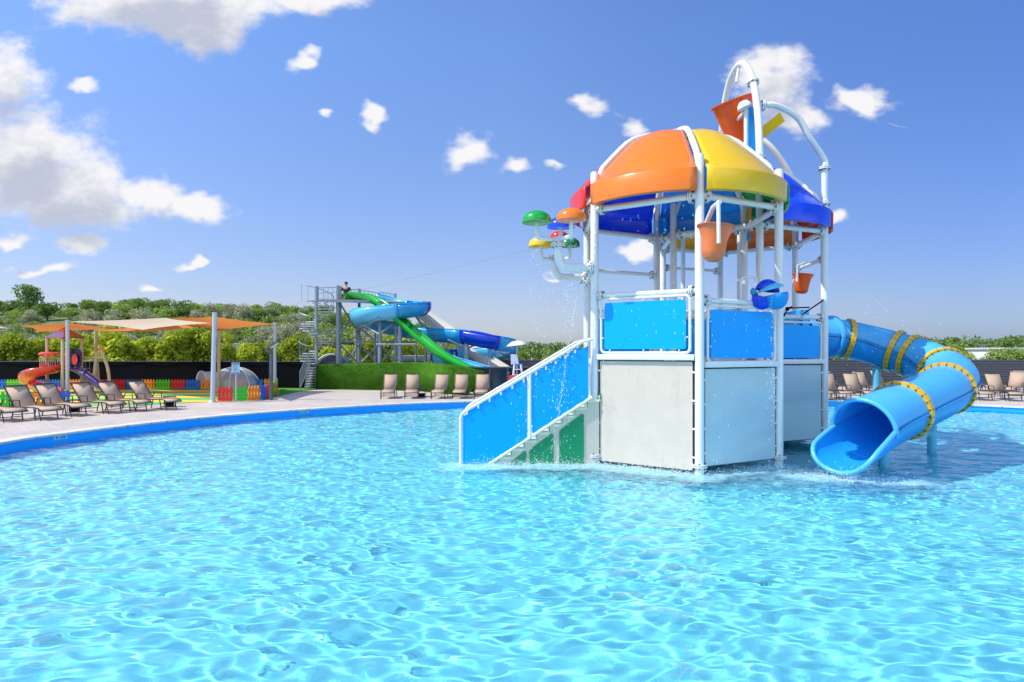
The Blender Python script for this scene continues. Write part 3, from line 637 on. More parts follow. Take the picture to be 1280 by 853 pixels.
beam((450, 409, 34), (474, 399, 32.8), .06); beam((450, 404, 34), (474, 418, 32.8), .05); beam((477, 416, 32.8), (498, 400, 34), .06); beam((560, 425, 33), (584, 436, 33.4), .06); beam((606, 425, 33), (584, 436, 33.4), .06); beam((520, 396, 36), (545, 430, 35.5), .07); beam((505, 394, 34), (530, 394, 34.5), .06)
pA = W(397, 376.5, 34.3); pB = W(502, 378, 36.9)
MB().add([W(397, 376, 34.2), W(440, 377, 34.2), W(505, 379.5, 35.0), W(505, 377.6, 37.4), W(410, 375, 37.0)], [(0, 1, 2, 3, 4)]).build('deck', M['steel'], t, False, solid=.15)
# railing round the deck
for a, b in (((398, 360, 34.3), (422, 359, 34.3)), ((431, 361.5, 37), (447, 362, 37)), ((451, 363.5, 37), (470, 365.5, 37)), ((475, 365, 37), (492, 368, 37))):
    k = MB(); A_, B_ = W(*a), W(*b); k.tube([A_, B_], .025, 6); k.tube([A_ - Z3 * .3, B_ - Z3 * .3], .015, 6)
    for f in np.linspace(0, 1, 5): q = A_.lerp(B_, f); k.tube([q, q - Z3 * .75], .015, 6)
    k.build('railing', M['steel'], t)
pole = W(395.5, 358, 34.3)
# spiral treads
for i in range(26):
    z = 1.66 + (5.15 - 1.66) * i / 25; a = R(250 - 29 * i); w = R(30); c = Vector((pole.x, pole.y, z)); ro = .92
    MB().add([c, c + Vector((math.cos(a), math.sin(a), 0)) * ro, c + Vector((math.cos(a + w), math.sin(a + w), 0)) * ro], [(0, 1, 2)]).build('tread', M['roofgrey'], t, False, solid=.05)
hp = []
for i in range(0, 79): z = 1.66 + (5.15 - 1.66) * i / 78 + .95; a = R(250 + 15 - 29 * i / 3); hp.append(Vector((pole.x + .93 * math.cos(a), pole.y + .93 * math.sin(a), z)))
k = MB().tube(hp, .022, 6)
for i in range(0, 79, 3): k.tube([hp[i], hp[i] - Z3 * .97], .012, 5)
k.build('spiral_rail', M['steel'], t)
# lower straight flight
a = G(384, 487); b = W(394, 457, 34.4)
k = MB()
for i in range(8):
    f = i / 8; q = Vector((a.x + .1 + (b.x - a.x) * f, 33.9, DECK + .16 + 1.2 * f)); k.box(q, (.28, .9, .05))
k.build('lower_steps', M['roofgrey'], t, False)
k = MB()
for yy in (33.4, 34.4):
    A_ = Vector((a.x - .25, yy, DECK + 1.0)); B_ = Vector((b.x, yy, DECK + 2.2)); k.tube([A_ - Z3 * 1.0, A_, B_, B_ - Z3 * .9], .03, 6); k.tube([A_ - Z3 * .9, B_ - Z3 * .95], .03, 6)
    for f in np.linspace(.1, .95, 9): q = A_.lerp(B_, f); k.tube([q, q - Z3 * .9], .014, 5)
k.build('lower_rail', M['steel'], t)

def trough_slide(name, label, segs, r, a0=R(195), a1=R(345), base=None, loc=None):
    allp = spline([W(*p) for p in base], 6)
    s_ = thing(name, label, 'water slide', loc)
    n = 14; N_ = len(allp)
    for (f0, f1, mk, lab) in segs:
        i0 = int(f0 * (N_ - 1)); i1 = int(f1 * (N_ - 1)); P = allp[i0:i1 + 1]
        P = [allp[max(0, i0)]] + P[1:]
        mb = MB(); vs = []
        for j in range(i0, i1 + 1):
            tt, s, u = frame(allp, j)
            for k in range(n + 1):
                a = a0 + (a1 - a0) * k / n; vs.append(allp[j] + (s * math.cos(a) + u * math.sin(a)) * r)
        m = i1 - i0 + 1
        mb.add(vs, [(i * (n + 1) + k, i * (n + 1) + k + 1, (i + 1) * (n + 1) + k + 1, (i + 1) * (n + 1) + k) for i in range(m - 1) for k in range(n)])
        o = mb.build('trough', M[mk], s_, solid=.03); o['label'] = lab
        e = MB()
        for kk in (0, n):
            e.tube([vs[i * (n + 1) + kk] for i in range(m)], .035, 6)
        e.build('rim', M[mk], o)
        e = MB(); e.tube([v + (v - allp[i1]).normalized() * .01 for v in vs[-(n + 1):]], .04, 6); e.build('joint', M[mk], o)
    return s_
trough_slide('looping_slide', 'blue open trough slide winding down from the steel tower in two loops', [(0, .085, 'slidelight', 'light blue start'), (.085, .15, 'slidenavy', 'dark blue end turn'), (.15, .195, 'slideblue', 'mid blue length'), (.195, .34, 'slidelight', 'light blue turn'), (.34, .42, 'slideblue', 'mid blue length under the first loop'), (.42, .51, 'slideblue', 'mid blue length'), (.51, .565, 'slidenavy', 'deep blue length'), (.565, .69, 'slideblue', 'mid blue turn'), (.69, .78, 'slidelight', 'light blue back length'), (.78, .86, 'slidenavy', 'dark blue back length'), (.86, 1, 'slidelight', 'lowest length')], .56, R(160), R(380),
    [(470, 372, 36.8), (498, 378, 37), (519, 381, 36.2), (527, 382, 34.8), (517, 384, 33.7), (485, 387, 33.3), (461, 390, 33.4), (450, 394, 34.4), (458, 399, 35.8), (480, 405, 36.2), (510, 411, 35.8), (540, 415, 35.0), (575, 417, 33.8), (610, 423, 33.0), (630, 428, 33.2), (636, 433, 34.3), (628, 437, 35.4), (605, 439, 36), (580, 441, 36), (558, 442, 35.2), (550, 445, 34.4), (558, 450, 33.2), (580, 456, 32.6), (605, 463, 32), (648, 471, 31.4)], W(540, 487, 34))
trough_slide('straight_slide', 'bright green straight slide dropping from the steel tower over the grassy wall', [(0, .5, 'slidegreen', 'upper green length'), (.5, 1, 'slidegreen', 'lower green length')], .37, R(180), R(360),
    [(430, 370, 36), (444, 366.5, 35.6), (460, 369, 35), (477, 377.5, 34.3), (497, 394, 33.6), (520, 414, 32.9), (543, 433, 32.2), (565, 448, 31.7), (583, 457, 31.3), (597, 461, 31)], W(500, 487, 33))
trough_slide('straight_slide', 'cream white straight slide running behind the blue loops', [(0, .5, 'slidewhite', 'upper white length'), (.5, 1, 'slidewhite', 'lower white length')], .48, R(165), R(375),
    [(505, 378, 38), (525, 388, 37.5), (550, 405, 37), (580, 428, 36), (610, 449, 35), (640, 468, 34)], W(570, 487, 36))

# grassy wall in front of the tower
t = thing('hedge_wall', 'wall covered in green artificial grass in front of the slide tower', 'green wall', G(480, 487.5))
wp = [G(395, 486.6), G(424, 487), G(470, 487.8), G(520, 489), G(563, 493), G(584, 494.5)]
ht = [W(395, 456, wp[0].y).z, W(424, 455.3, wp[1].y).z, W(470, 454, wp[2].y).z, W(520, 452.8, wp[3].y).z, W(563, 456.0, wp[4].y).z, W(608, 467, wp[5].y).z]
top = [Vector((p.x, p.y, h)) for p, h in zip(wp, ht)]; top[-1] = W(606, 464.5, wp[5].y + .2)
bot = [Vector((p.x, p.y, .2)) for p in wp]
PB = spline(bot, 8); PT = spline(top, 8); n = len(PB)
MB().add(PB + PT, [(i, i + 1, n + i + 1, n + i) for i in range(n - 1)]).build('wall_board', M['hedge'], t, solid=.08)
mb = MB()
for q in range(34000):
    i = random.randrange(n - 1); f = random.random(); v = random.random() ** .9; b_ = PB[i].lerp(PB[i + 1], f); t_ = PT[i].lerp(PT[i + 1], f); c = b_.lerp(t_, v)
    c = c + Vector((0, -.045 - .03 * random.random(), 0)); dr = Vector((random.uniform(-1, 1), -random.random() * .6, random.uniform(-.6, 1))) * .042; sd = Vector((random.uniform(-1, 1), random.uniform(-.4, .4), random.uniform(-1, 1))).normalized() * .010
    mb.add([c - sd, c + sd, c + dr], [(0, 1, 2)])
mb.build('grass_pile', M['hedge'], t, False, weld=False)
ret = MB(); p = wp[0]; ret.add([Vector((p.x, p.y, .2)), Vector((p.x + .2, p.y + 2.2, .2)), Vector((p.x + .2, p.y + 2.2, ht[0])), Vector((p.x, p.y, ht[0]))], [(0, 1, 2, 3)]); ret.build('return_panel', M['hedge'], t, solid=.06)

c = W(419, 456, 36.5); c.z = .2
b = thing('plunge_tank', 'dark rounded tank with a pale rim showing above the grassy wall', 'tank', c)
Mx = Matrix.Rotation(R(-90), 3, 'X') @ Matrix.Rotation(0, 3, 'Z')
MB().lathe([(0, -.7), (.9, -.7), (1.0, -.6), (1.0, .6), (.9, .7), (0, .7)], c + Z3 * .95, 28, Mx).build('drum', M['darksteel'], b)
MB().tube([c + Z3 * .95 + Vector((1.02 * math.cos(a), -.72, 1.02 * math.sin(a))) for a in np.linspace(R(80), R(180), 14)], .06, 8).build('pale_rim', M['lightsteel'], b)
# glazed bar front under the slide ends
t = thing('glazed_screen', 'low dark glazed screen under the ends of the slides', 'screen', G(610, 493))
for i, (x0, x1) in enumerate(((582, 592), (592.6, 612), (612.6, 634), (634.6, 660))):
    a = W(x0, 493, 30.2); b_ = W(x1, 493, 30.2); MB().box(((a.x + b_.x) / 2, 30.2, 1.0 * .72 + .2), (b_.x - a.x, .04, 1.2)).build('pane', M['glass'], t, False)
k = MB()
for x in (582, 592.3, 612.3, 634.3, 660): a = W(x, 493, 30.18); k.box((a.x, 30.16, .85), (.06, .08, 1.35))
a = W(582, 0, 30.16); b_ = W(660, 0, 30.16); k.box(((a.x + b_.x) / 2, 30.14, 1.55), (b_.x - a.x, .1, .07)); k.build('screen_frame', M['darksteel'], t, False)

# person at the top of the tower
p = W(432.5, 374.5, 36.0)
t = thing('person', 'person in a black T-shirt sitting at the top of the green slide', 'person', p)
def skin_body(name, verts, edges, rad, matk, parent, sub=2):
    org = origin(parent); me = bpy.data.meshes.new(name); me.from_pydata([Vector(v) - org for v in verts], edges, [])
    o = bpy.data.objects.new(name, me); COL.objects.link(o); o.parent = parent
    md = o.modifiers.new('skin', 'SKIN'); me.skin_vertices[0].data[0].use_root = True
    for i, r in enumerate(rad): me.skin_vertices[0].data[i].radius = (r, r) if not isinstance(r, tuple) else r
    md2 = o.modifiers.new('sub', 'SUBSURF'); md2.levels = md2.render_levels = sub; me.materials.append(M[matk]); md.use_smooth_shade = True
    return o
def P_(x, y, z): return (p.x + x, p.y + y, p.z + z - .70)
vs = [P_(0, 0, .92), P_(0, 0, 1.15), P_(0, .01, 1.38), P_(0, 0, 1.48), P_(0, -.01, 1.60), P_(0, -.01, 1.72),
      P_(-.19, 0, 1.38), P_(-.29, -.06, 1.14), P_(-.20, -.26, 1.02), P_(-.14, -.32, 1.02), P_(.19, 0, 1.38), P_(.29, -.06, 1.14), P_(.20, -.26, 1.02), P_(.14, -.32, 1.02),
      P_(-.1, -.04, .86), P_(-.14, -.44, .98), P_(-.12, -.74, .68), P_(-.12, -.88, .70), P_(.1, -.04, .86), P_(.14, -.44, .98), P_(.12, -.74, .68), P_(.12, -.88, .70)]
ed = [(0, 1), (1, 2), (2, 3), (3, 4), (4, 5), (2, 6), (6, 7), (7, 8), (8, 9), (2, 10), (10, 11), (11, 12), (12, 13), (0, 14), (14, 15), (15, 16), (16, 17), (0, 18), (18, 19), (19, 20), (20, 21)]
rd = [(.15, .1), (.13, .1), (.16, .1), .055, .095, .07, .06, .045, .035, .03, .06, .045, .035, .03, .085, .06, .04, .035, .085, .06, .04, .035]
skin_body('body', vs, ed, rd, 'skin', t)
skin_body('t_shirt', [P_(0, 0, .88), P_(0, 0, 1.1), P_(0, .01, 1.37), P_(-.19, 0, 1.38), P_(-.27, -.04, 1.2), P_(.19, 0, 1.38), P_(.27, -.04, 1.2)], [(0, 1), (1, 2), (2, 3), (3, 4), (2, 5), (5, 6)], [(.175, .13), (.165, .125), (.18, .125), .08, .07, .08, .07], 'cloth', t)
skin_body('shorts', [P_(0, 0, .90), P_(-.1, -.06, .87), P_(-.13, -.34, .95), P_(.1, -.06, .87), P_(.13, -.34, .95)], [(0, 1), (1, 2), (0, 3), (3, 4)], [(.17, .13), .105, .09, .105, .09], 'cloth', t)
MB().ball(P_(0, .015, 1.66), .105, 10, (1, 1.05, 1.05)).build('hair', M['hair'], t)
for s_ in (-1, 1): MB().ball(P_(s_ * .035, -.10, 1.63), .012, 6).build('eye', M['hair'], t)
MB().ball(P_(0, -.115, 1.6), .016, 6).build('nose', M['skin'], t)

# overhead cable
c0 = V6 + Z3 * 5.85; c3 = W(250, 392, 118)
pts = [c0.lerp(c3, f) - Z3 * (4.0 * f * (1 - f)) for f in np.linspace(0, 1, 30)]
tag(MB().tube(pts, .006, 5).build('overhead_cable', M['steel']), 'thin dark cable crossing the sky left of the play tower', 'cable')

# ------------------------------------------------------------------ fences
def windbreak(name, label, a, b, ztop, matk, slats, cat='fence'):
    a = Vector(a); b = Vector(b); t = thing(name, label, cat, ((a + b) / 2)); d = (b - a); Ln = d.length; d.normalize(); rz = math.atan2(d.y, d.x); n = int(Ln / 2.4)
    if slats:
        h = ztop - .24; ns = 11; k = MB()
        MB().box((a + b) / 2 + Vector((0, .05, (ztop + .2) / 2 - a.z)), (Ln, .02, h - .05), rz).build('backing', M['gap'], t, False)
        for i in range(ns):
            z = .26 + h * (i + .5) / ns; k.box(Vector(((a.x + b.x) / 2, (a.y + b.y) / 2, z)), (Ln, .03, h / ns * .78), rz)
        k.build('slats', M[matk], t, False)
    else:
        k = MB(); m = 60
        for i in range(m):
            for j, s in ((0, .0), (1, .0)): pass
        vs = []; 
        for i in range(m + 1):
            q = a.lerp(b, i / m); w = .02 * math.sin(i * 1.9); vs += [Vector((q.x, q.y + w, .2)), Vector((q.x, q.y + .02 * math.sin(i * 1.3), ztop + .015 * math.sin(i * .7)))]
        k.add(vs, [(2 * i, 2 * i + 2, 2 * i + 3, 2 * i + 1) for i in range(m)]); k.build('screen_cloth', M[matk], t)
        k = MB(); k.tube([(a.x, a.y - .05, ztop), (b.x, b.y - .05, ztop)], .018, 6)
        k.build('wire', M['darksteel'], t)
    for i in range(n + 1):
        q = a.lerp(b, i / n); MB().box((q.x, q.y + .12, (ztop + .05 + .15) / 2), (.07, .07, ztop + .0), rz).build('fence_post', M['darksteel'], t, False)
windbreak('windbreak_fence', 'long black windbreak fence behind the playground', W(-330, 486, 36), W(392, 486, 35.0), W(0, 452, 35.5).z, 'black', False)
windbreak('slatted_fence', 'dark grey horizontal slat fence behind the pool on the right', W(598, 484, 36.4), W(1420, 484, 36.0), W(0, 450, 36).z, 'slat', True)

def picket_run(pts, cols, label, h=.56, wseg=.83, group=None):
    """each coloured panel is its own thing"""
    P = [Vector(p) for p in pts]; L_ = [0]
    for a, b in zip(P[:-1], P[1:]): L_.append(L_[-1] + (b - a).length)
    def atl(s):
        for i in range(len(P) - 1):
            if s <= L_[i + 1] or i == len(P) - 2: return P[i].lerp(P[i + 1], (s - L_[i]) / (L_[i + 1] - L_[i]))
    s = 0; ci = 0
    while s < L_[-1] - .1:
        a = atl(s + .01); b = atl(min(s + wseg - .02, L_[-1])); mk, cn = cols[ci % len(cols)]
        t = thing('picket_panel', label.format(cn), 'fence panel', ((a + b) / 2), group=label.format(cn).replace('panel', 'panels'))
        d = b - a; rz = math.atan2(d.y, d.x); n = max(2, int(round(d.length / .16)))
        k = MB(); Mz = Matrix.Rotation(rz, 3, 'Z')
        for i in range(n):
            c = a.lerp(b, (i + .5) / n); w = d.length / n * .36
            k.prism([(-w, .02), (w, .02), (w, h - .06), (w * .55, h - .005), (0, h + .02), (-w * .55, h - .005), (-w, h - .06)], -.02, .02, Mz, (c.x, c.y, DECK))
        k.build('pickets', M[mk], t, False)
        k = MB(); 
        for z, hh in ((.10, .14), (h - .16, .10)): k.box(((a.x + b.x) / 2, (a.y + b.y) / 2 + .0, DECK + z), (d.length, .055, hh), rz)
        k.build('rails', M[mk], t, False)
        s += wseg; ci += 1
PBK = [('pg', 'lime green'), ('po', 'orange'), ('pr', 'red'), ('pb', 'blue')]
seq = [('po', 'orange'), ('pg', 'lime green'), ('pr', 'red'), ('pb', 'blue')]
picket_run([G(-62, 487.2), G(8, 487.2)], seq, '{} picket panel in the back row, beyond the left edge loungers', .56)
picket_run([G(8, 487.2), G(268, 487.2), G(345, 485.8)], [('pg', 'lime green'), ('po', 'orange'), ('pr', 'red'), ('pb', 'blue')][:1] + [('po', 'orange'), ('pb', 'blue'), ('pb', 'blue'), ('po', 'orange'), ('pg', 'lime green')] + [('pr', 'red'), ('pr', 'red'), ('pb', 'blue'), ('po', 'orange'), ('pg', 'lime green'), ('pr', 'red'), ('pb', 'blue'), ('po', 'orange'), ('pg', 'lime green'), ('pr', 'red'), ('pb', 'blue'), ('po', 'orange'), ('pg', 'lime green')], '{} picket panel in the back row along the black fence', .56)
picket_run([G(272, 502.2), G(305, 501.8), G(330, 499.8), G(337, 497)], [('pbr', 'red'), ('pgg', 'bright green'), ('po', 'orange'), ('pbb', 'blue'), ('pbr', 'red')], '{} picket panel in the front row near the sign', .62, .62)
picket_run([G(338, 497), G(347, 492.5), G(346, 487)], [('pgg', 'bright green'), ('po', 'orange'), ('pgg', 'bright green')], '{} picket panel on the side by the bent lamp post', .62, 1.1)
picket_run([G(-12, 510), G(20, 509.4), G(50, 508), G(88, 506.6)], [('pgg', 'bright green'), ('po', 'orange'), ('pbb', 'blue'), ('pbb', 'blue')], '{} picket panel in the front row behind the grey loungers', .58, .95)

# ------------------------------------------------------------------ playground
m = bpy.data.materials.new('rubber_playground'); nt, N, L = nodes(m); b = N['Principled BSDF']; b.inputs['Roughness'].default_value = .85
tc = N.new('ShaderNodeTexCoord'); wv = N.new('ShaderNodeTexWave'); wv.bands_direction = 'Y'; wv.inputs['Scale'].default_value = .13; wv.inputs['Distortion'].default_value = 2.2; wv.inputs['Detail'].default_value = 0; wv.inputs['Detail Scale'].default_value = .5
L.new(tc.outputs['Object'], wv.inputs[0]); cr = N.new('ShaderNodeValToRGB'); cr.color_ramp.interpolation = 'CONSTANT'; cr.color_ramp.elements[0].color = (.05, .42, .10, 1); cr.color_ramp.elements[1].position = .5; cr.color_ramp.elements[1].color = (.80, .50, .05, 1)
L.new(wv.outputs[0], cr.inputs[0]); L.new(cr.outputs[0], b.inputs['Base Color'])
poly = [G(-80, 512), G(40, 508.5), G(170, 506.5), G(272, 502.5), G(330, 500), G(349, 492.5), G(350, 486.5), G(-80, 486.8)]
for q in poly: q.z = DECK + .008
tag(MB().add(poly, [tuple(range(len(poly)))]).build('playground_surface', m, smooth=False), kind='structure')
poly = [G(330, 500.4), G(345, 496.6), G(372, 490), G(396, 486.9), W(396, 484, 35.6), W(345, 484, 35.8), W(200, 484, 35.9), G(349, 488)]
for q in poly: q.z = DECK + .004
tag(MB().add(poly, [tuple(range(len(poly)))]).build('turf_strip', M['turf'], smooth=False), kind='structure')
for i, px in enumerate((363.5, 368, 372.5)):
    c = G(px, 484.5); c.z = DECK + .16
    t = thing('ball_lamp', ['left', 'middle', 'right'][i] + ' one of three small white ball lamps on the turf by the stairs', 'lamp', c); MB().ball(c, .14, 10).build('globe', M['tin'], t); MB().tube([c - Z3 * .16, c - Z3 * .1], .06, 8).build('base', M['darksteel'], t)

t = thing('play_house', 'small beige playground tower with a maroon roof, red spiral slide and purple slide', 'playground set', G(82, 488))
D0 = 31.0
def PW(px, py, d=D0): return W(px, py, d)
for px, d in ((59, 31.0), (78, 32.3), (102, 31.3), (78.5, 30.2)):
    p = PW(px, 420, d); MB().tube([(p.x, p.y, DECK), p], .07, 10).build('post', M['beige'], t)
ap = PW(81, 409.5, 31.2); e = [PW(56.5, 421.5, 31), PW(79, 421.5, 29.9), PW(105, 421.5, 31.3), PW(82, 421.5, 32.4)]
k = MB(); mids = [x.lerp(ap, .55) + Z3 * -.0 for x in e]; k.add(e + mids, [(i, (i + 1) % 4, 4 + (i + 1) % 4, 4 + i) for i in range(4)]); k.add(mids + [ap], [(i, (i + 1) % 4, 4) for i in range(4)]); k.add([x - Z3 * .06 for x in e] + e, [(i, (i + 1) % 4, 4 + (i + 1) % 4, 4 + i) for i in range(4)]); k.build('roof', M['maroon'], t, False, solid=.04)
MB().box(PW(80.5, 462, 31.2), (1.8, 1.8, .08), R(10)).build('deck', M['maroon'], t)
k = MB()
for (a, b2) in (((50, 446.5, 30.7), (69, 446.5, 30.5)), ((50, 460, 30.7), (69, 460, 30.5)), ((70, 444, 31), (86, 444, 30.6)), ((70, 461, 31), (86, 461, 30.6))): k.tube([PW(*a), PW(*b2)], .03, 6)
for px in (50, 52.5, 55, 57.5, 61, 63.5, 66, 69, 72, 75, 80, 83): k.tube([PW(px, 446, 30.7), PW(px, 461, 30.7)], .018, 5)
k.build('railing', M['beige'], t)
MB().lathe([(0, .1), (.3, .09), (.43, .02), (.43, -.06), (0, -.06)], PW(61, 442.5, 30.6), 16).build('canopy', M['coral'], t)
po = MB().prism([(-.28, 0), (.28, 0), (.3, .7), (.2, .86), (-.2, .86), (-.3, .7)], -.03, .03, None, PW(94.5, 458, 30.6)).build('arch_panel', M['purple'], t, False)
MB().lathe([(0, 0), (.15, 0), (.15, .02), (0, .02)], PW(93.5, 449.5, 30.5), 16, Matrix.Rotation(R(90), 3, 'X') @ Matrix.Diagonal((1, 1.9, 1))).build('oval_window', M['coral'], po)
MB().box(PW(84, 449, 30.8), (.3, .04, .85)).build('side_panel', M['coral'], t)
def smalltrough(pts, r, a0, a1, mk, nm):
    P = spline([PW(*q) for q in pts], 7); vs = []; n = 10
    for i in range(len(P)):
        tt, s, u = frame(P, i)
        for kk in range(n + 1): a = a0 + (a1 - a0) * kk / n; vs.append(P[i] + (s * math.cos(a) + u * math.sin(a)) * r)
    return MB().add(vs, [(i * (n + 1) + k, i * (n + 1) + k + 1, (i + 1) * (n + 1) + k + 1, (i + 1) * (n + 1) + k) for i in range(len(P) - 1) for k in range(n)]).build(nm, M[mk], t, solid=.03)
smalltrough([(68, 458, 30.6), (56, 460, 30.0), (42, 464, 29.8), (34, 469, 30.4), (34, 474, 31.2), (42, 479, 31.4), (50, 482, 30.6), (57, 485.5, 29.6), (66, 488, 28.8)], .34, R(165), R(375), 'coral', 'spiral_slide')
smalltrough([(88, 457, 30.6), (98, 461, 30.2), (112, 471, 29.6), (125, 480.5, 29), (137, 486, 28.7)], .22, R(175), R(365), 'purple', 'purple_slide')
t = thing('swing_frame', 'beige swing frame with a leaf shaped orange top beside the playground tower', 'swing', G(126, 488))
MB().tube([PW(104, 447.5), PW(129, 447.5)], .06, 8).build('top_bar', M['beige'], t)
MB().tube([PW(121, 441), PW(115, 487)], .07, 8).build('leg', M['beige'], t); MB().tube([PW(121, 441, 32), PW(124, 487, 32.6)], .06, 8).build('leg', M['beige'], t)
MB().tube(spline([PW(126.5, 438), PW(130, 448), PW(135, 462), PW(137.5, 487)], 6), .075, 8).build('curved_post', M['beige'], t)
MB().ball(PW(126.5, 438.5), .12, 10, (.9, .5, 1.6)).build('leaf_top', M['orange'], t)
k = MB(); [k.tube([PW(x, 448), PW(x, 476)], .012, 5) for x in (107, 112)]; k.build('chain', M['steel'], t); MB().box(PW(109.5, 476.5), (.3, .2, .05)).build('seat', M['coral'], t)
t = thing('spring_rider', 'low red and orange spring rider in front of the swing', 'spring rider', G(115, 489))
c = G(115, 489); MB().tube([c, c + Z3 * .3], .1, 10).build('spring', M['darksteel'], t); MB().ball(c + Z3 * .42, .2, 10, (1.5, .7, .8)).ball(c + Vector((.28, 0, .55)), .12, 8).build('body', M['coral'], t); MB().box(c + Vector((-.02, 0, .58)), (.25, .2, .06)).build('saddle', M['po'], t)
# igloo
c = G(286, 486)
t = thing('inflatable_igloo', 'clear inflatable dome tent standing behind the coloured fence', 'dome tent', c)
prof = [(1.25 * math.cos(PI / 2 * i / 10), 1.22 * math.sin(PI / 2 * i / 10)) for i in range(11)]
MB().lathe(prof, c + Vector((.35, 0, 0)), 28, Matrix.Diagonal((1.12, 1, 1))).build('dome', M['clear'], t)
k = MB().tube([c + Vector((-.8, y, .98 * 1)) * 1 for y in (0,)] * 1 + [c + Vector((-.8, 0.01, .98))], .01, 4) if False else MB()
vs = []
for xx in np.linspace(-1.55, -.5, 6):
    for a in np.linspace(0, PI, 13): vs.append(c + Vector((xx, .62 * math.cos(a), .98 * math.sin(a) ** .8)))
k.add(vs, [(i * 13 + j, i * 13 + j + 1, (i + 1) * 13 + j + 1, (i + 1) * 13 + j) for i in range(5) for j in range(12)]); k.build('tunnel', M['clear'], t)
k = MB()
for rot in range(8):
    a = R(rot * 45 + 10); k.tube([c + Vector((.35 + 1.41 * math.cos(a) * math.cos(b_), 1.26 * math.sin(a) * math.cos(b_), 1.23 * math.sin(b_))) for b_ in np.linspace(0, PI / 2, 10)], .03, 6)
k.tube([c + Vector((-1.56, .63 * math.cos(a), .99 * math.sin(a) ** .8)) for a in np.linspace(0, PI, 13)], .05, 6); k.build('air_rib', M['tin'], t)
# sign
c = G(295, 503)
t = thing('info_sign', 'pale blue notice board on a thin post in front of the red and green pickets', 'sign', c)
tp = W(295, 453.5, c.y); MB().tube([c, tp - Z3 * .1], .022, 8).build('post', M['lightsteel'], t)
s_ = MB().box((tp.x, tp.y - .03, tp.z - .23), (.33, .02, .46)).build('board', M['signblue'], t, False)
k = MB(); k.box((tp.x, tp.y - .043, tp.z - .05), (.29, .004, .05)); k.box((tp.x, tp.y - .043, tp.z - .43), (.29, .004, .035))
for i in range(5): k.box((tp.x - (.02 if i % 2 else 0), tp.y - .043, tp.z - .13 - .055 * i), (.22 - .03 * (i % 3), .004, .016))
k.build('print', M['signdark'], s_, False)
# bent lamp
c = G(338.5, 500.5); d = c.y
t = thing('bent_lamp_post', 'dark grey zigzag lamp post at the corner of the coloured fence', 'lamp post', c)
k = MB(); P4 = [c, W(338.8, 442, d), W(332.3, 436, d), W(348, 426.5, d - .3)]
for a, b in zip(P4[:-1], P4[1:]): k.bar(a, b, .11, .13, (0, 1, 0) if True else (0, 0, 1))
k.build('post', M['darksteel'], t, False); MB().bar(P4[2].lerp(P4[3], .4) - Z3 * .09, P4[3] - Z3 * .09, .08, .02, (0, 0, 1)).build('light_strip', M['tin'], t, False)
# sail poles and sails
def sail_pole(label, px, ytop, d, matk, px0=None, r=.085):
    a = W(px0 or px, 500, d); a.z = DECK; b = W(px, ytop, d); t = thing('sail_pole', label, 'pole', a)
    MB().tube([a, b], r, 14).build('shaft', M[matk], t); MB().lathe([(.0, .08), (.13, .08), (.17, 0), (0, 0)], a, 14).build('base_cover', M['lightsteel'], t)
    MB().tube([b, b + Z3 * .03], r * 1.1, 12).build('cap', M['lightsteel'], t); return b
b1 = sail_pole('light grey sail pole in front of the playground tower roof', 84.5, 401, 30, 'lightsteel')
b2 = sail_pole('tall light grey sail pole standing on the deck beside the red pickets', 268.7, 391.5, 25.2, 'lightsteel', 265.8, .095)
b3 = sail_pole('light grey sail pole right of the bent lamp post', 343.5, 404, 31.5, 'lightsteel')
b4 = sail_pole('beige sail pole behind the curved swing post', 120, 414, 33.2, 'beige')
b5 = sail_pole('beige sail pole just right of the tall grey pole', 274, 413, 33.2, 'beige', 273.2)
b6 = sail_pole('light grey sail pole beyond the left edge of the photo', -60, 396, 27, 'lightsteel')
def sail(label, cs, matk, sag=.35, lam=.22):
    c0, c1_, c2_, c3_ = [Vector(c) for c in cs]; n = 14; cen = (c0 + c1_ + c2_ + c3_) / 4; vs = []
    for i in range(n + 1):
        for j in range(n + 1):
            u, v = i / n, j / n; q = c0.lerp(c1_, u).lerp(c3_.lerp(c2_, u), v)
            e = max(4 * u * (1 - u) * (1 - 4 * v * (1 - v)), 4 * v * (1 - v) * (1 - 4 * u * (1 - u))); q = q.lerp(cen, lam * e); q.z -= sag * 4 * u * (1 - u) * 4 * v * (1 - v) * .5; vs.append(q)
    o = MB().add(vs, [(i * (n + 1) + j, (i + 1) * (n + 1) + j, (i + 1) * (n + 1) + j + 1, i * (n + 1) + j + 1) for i in range(n) for j in range(n)]).build('shade_sail', M[matk], None)
    return tag(o, label, 'shade sail')
sail('orange shade sail over the playground tower at the left', (W(24, 407, 34), b1 + Z3 * -.1, W(160, 411.5, 31), W(47, 415.0, 35.5)), 'sailorange', .15, .16)
sail('large beige shade sail between the two tall grey poles', (b1 + Z3 * -.05, W(208, 397.5, 36), W(264, 404, 25.6), W(178, 412.5, 27)), 'sailbeige', .2, .12)
sail('big orange shade sail ending at the right hand pole', (W(212, 397, 36), b2 + Z3 * -.15, b3 + Z3 * -.05, W(270, 415, 33.0)), 'sailorange', .2, .12)
sail('orange shade sail low behind the beige one', (W(120, 414, 33), W(190, 406, 34), W(272, 407, 33), W(180, 415, 30)), 'sailorange', .2, .08)
sail('narrow beige shade sail cut off by the left edge of the photo', (b6, W(-30, 400, 33), W(13, 411, 32), W(-40, 412, 27)), 'sailbeige')

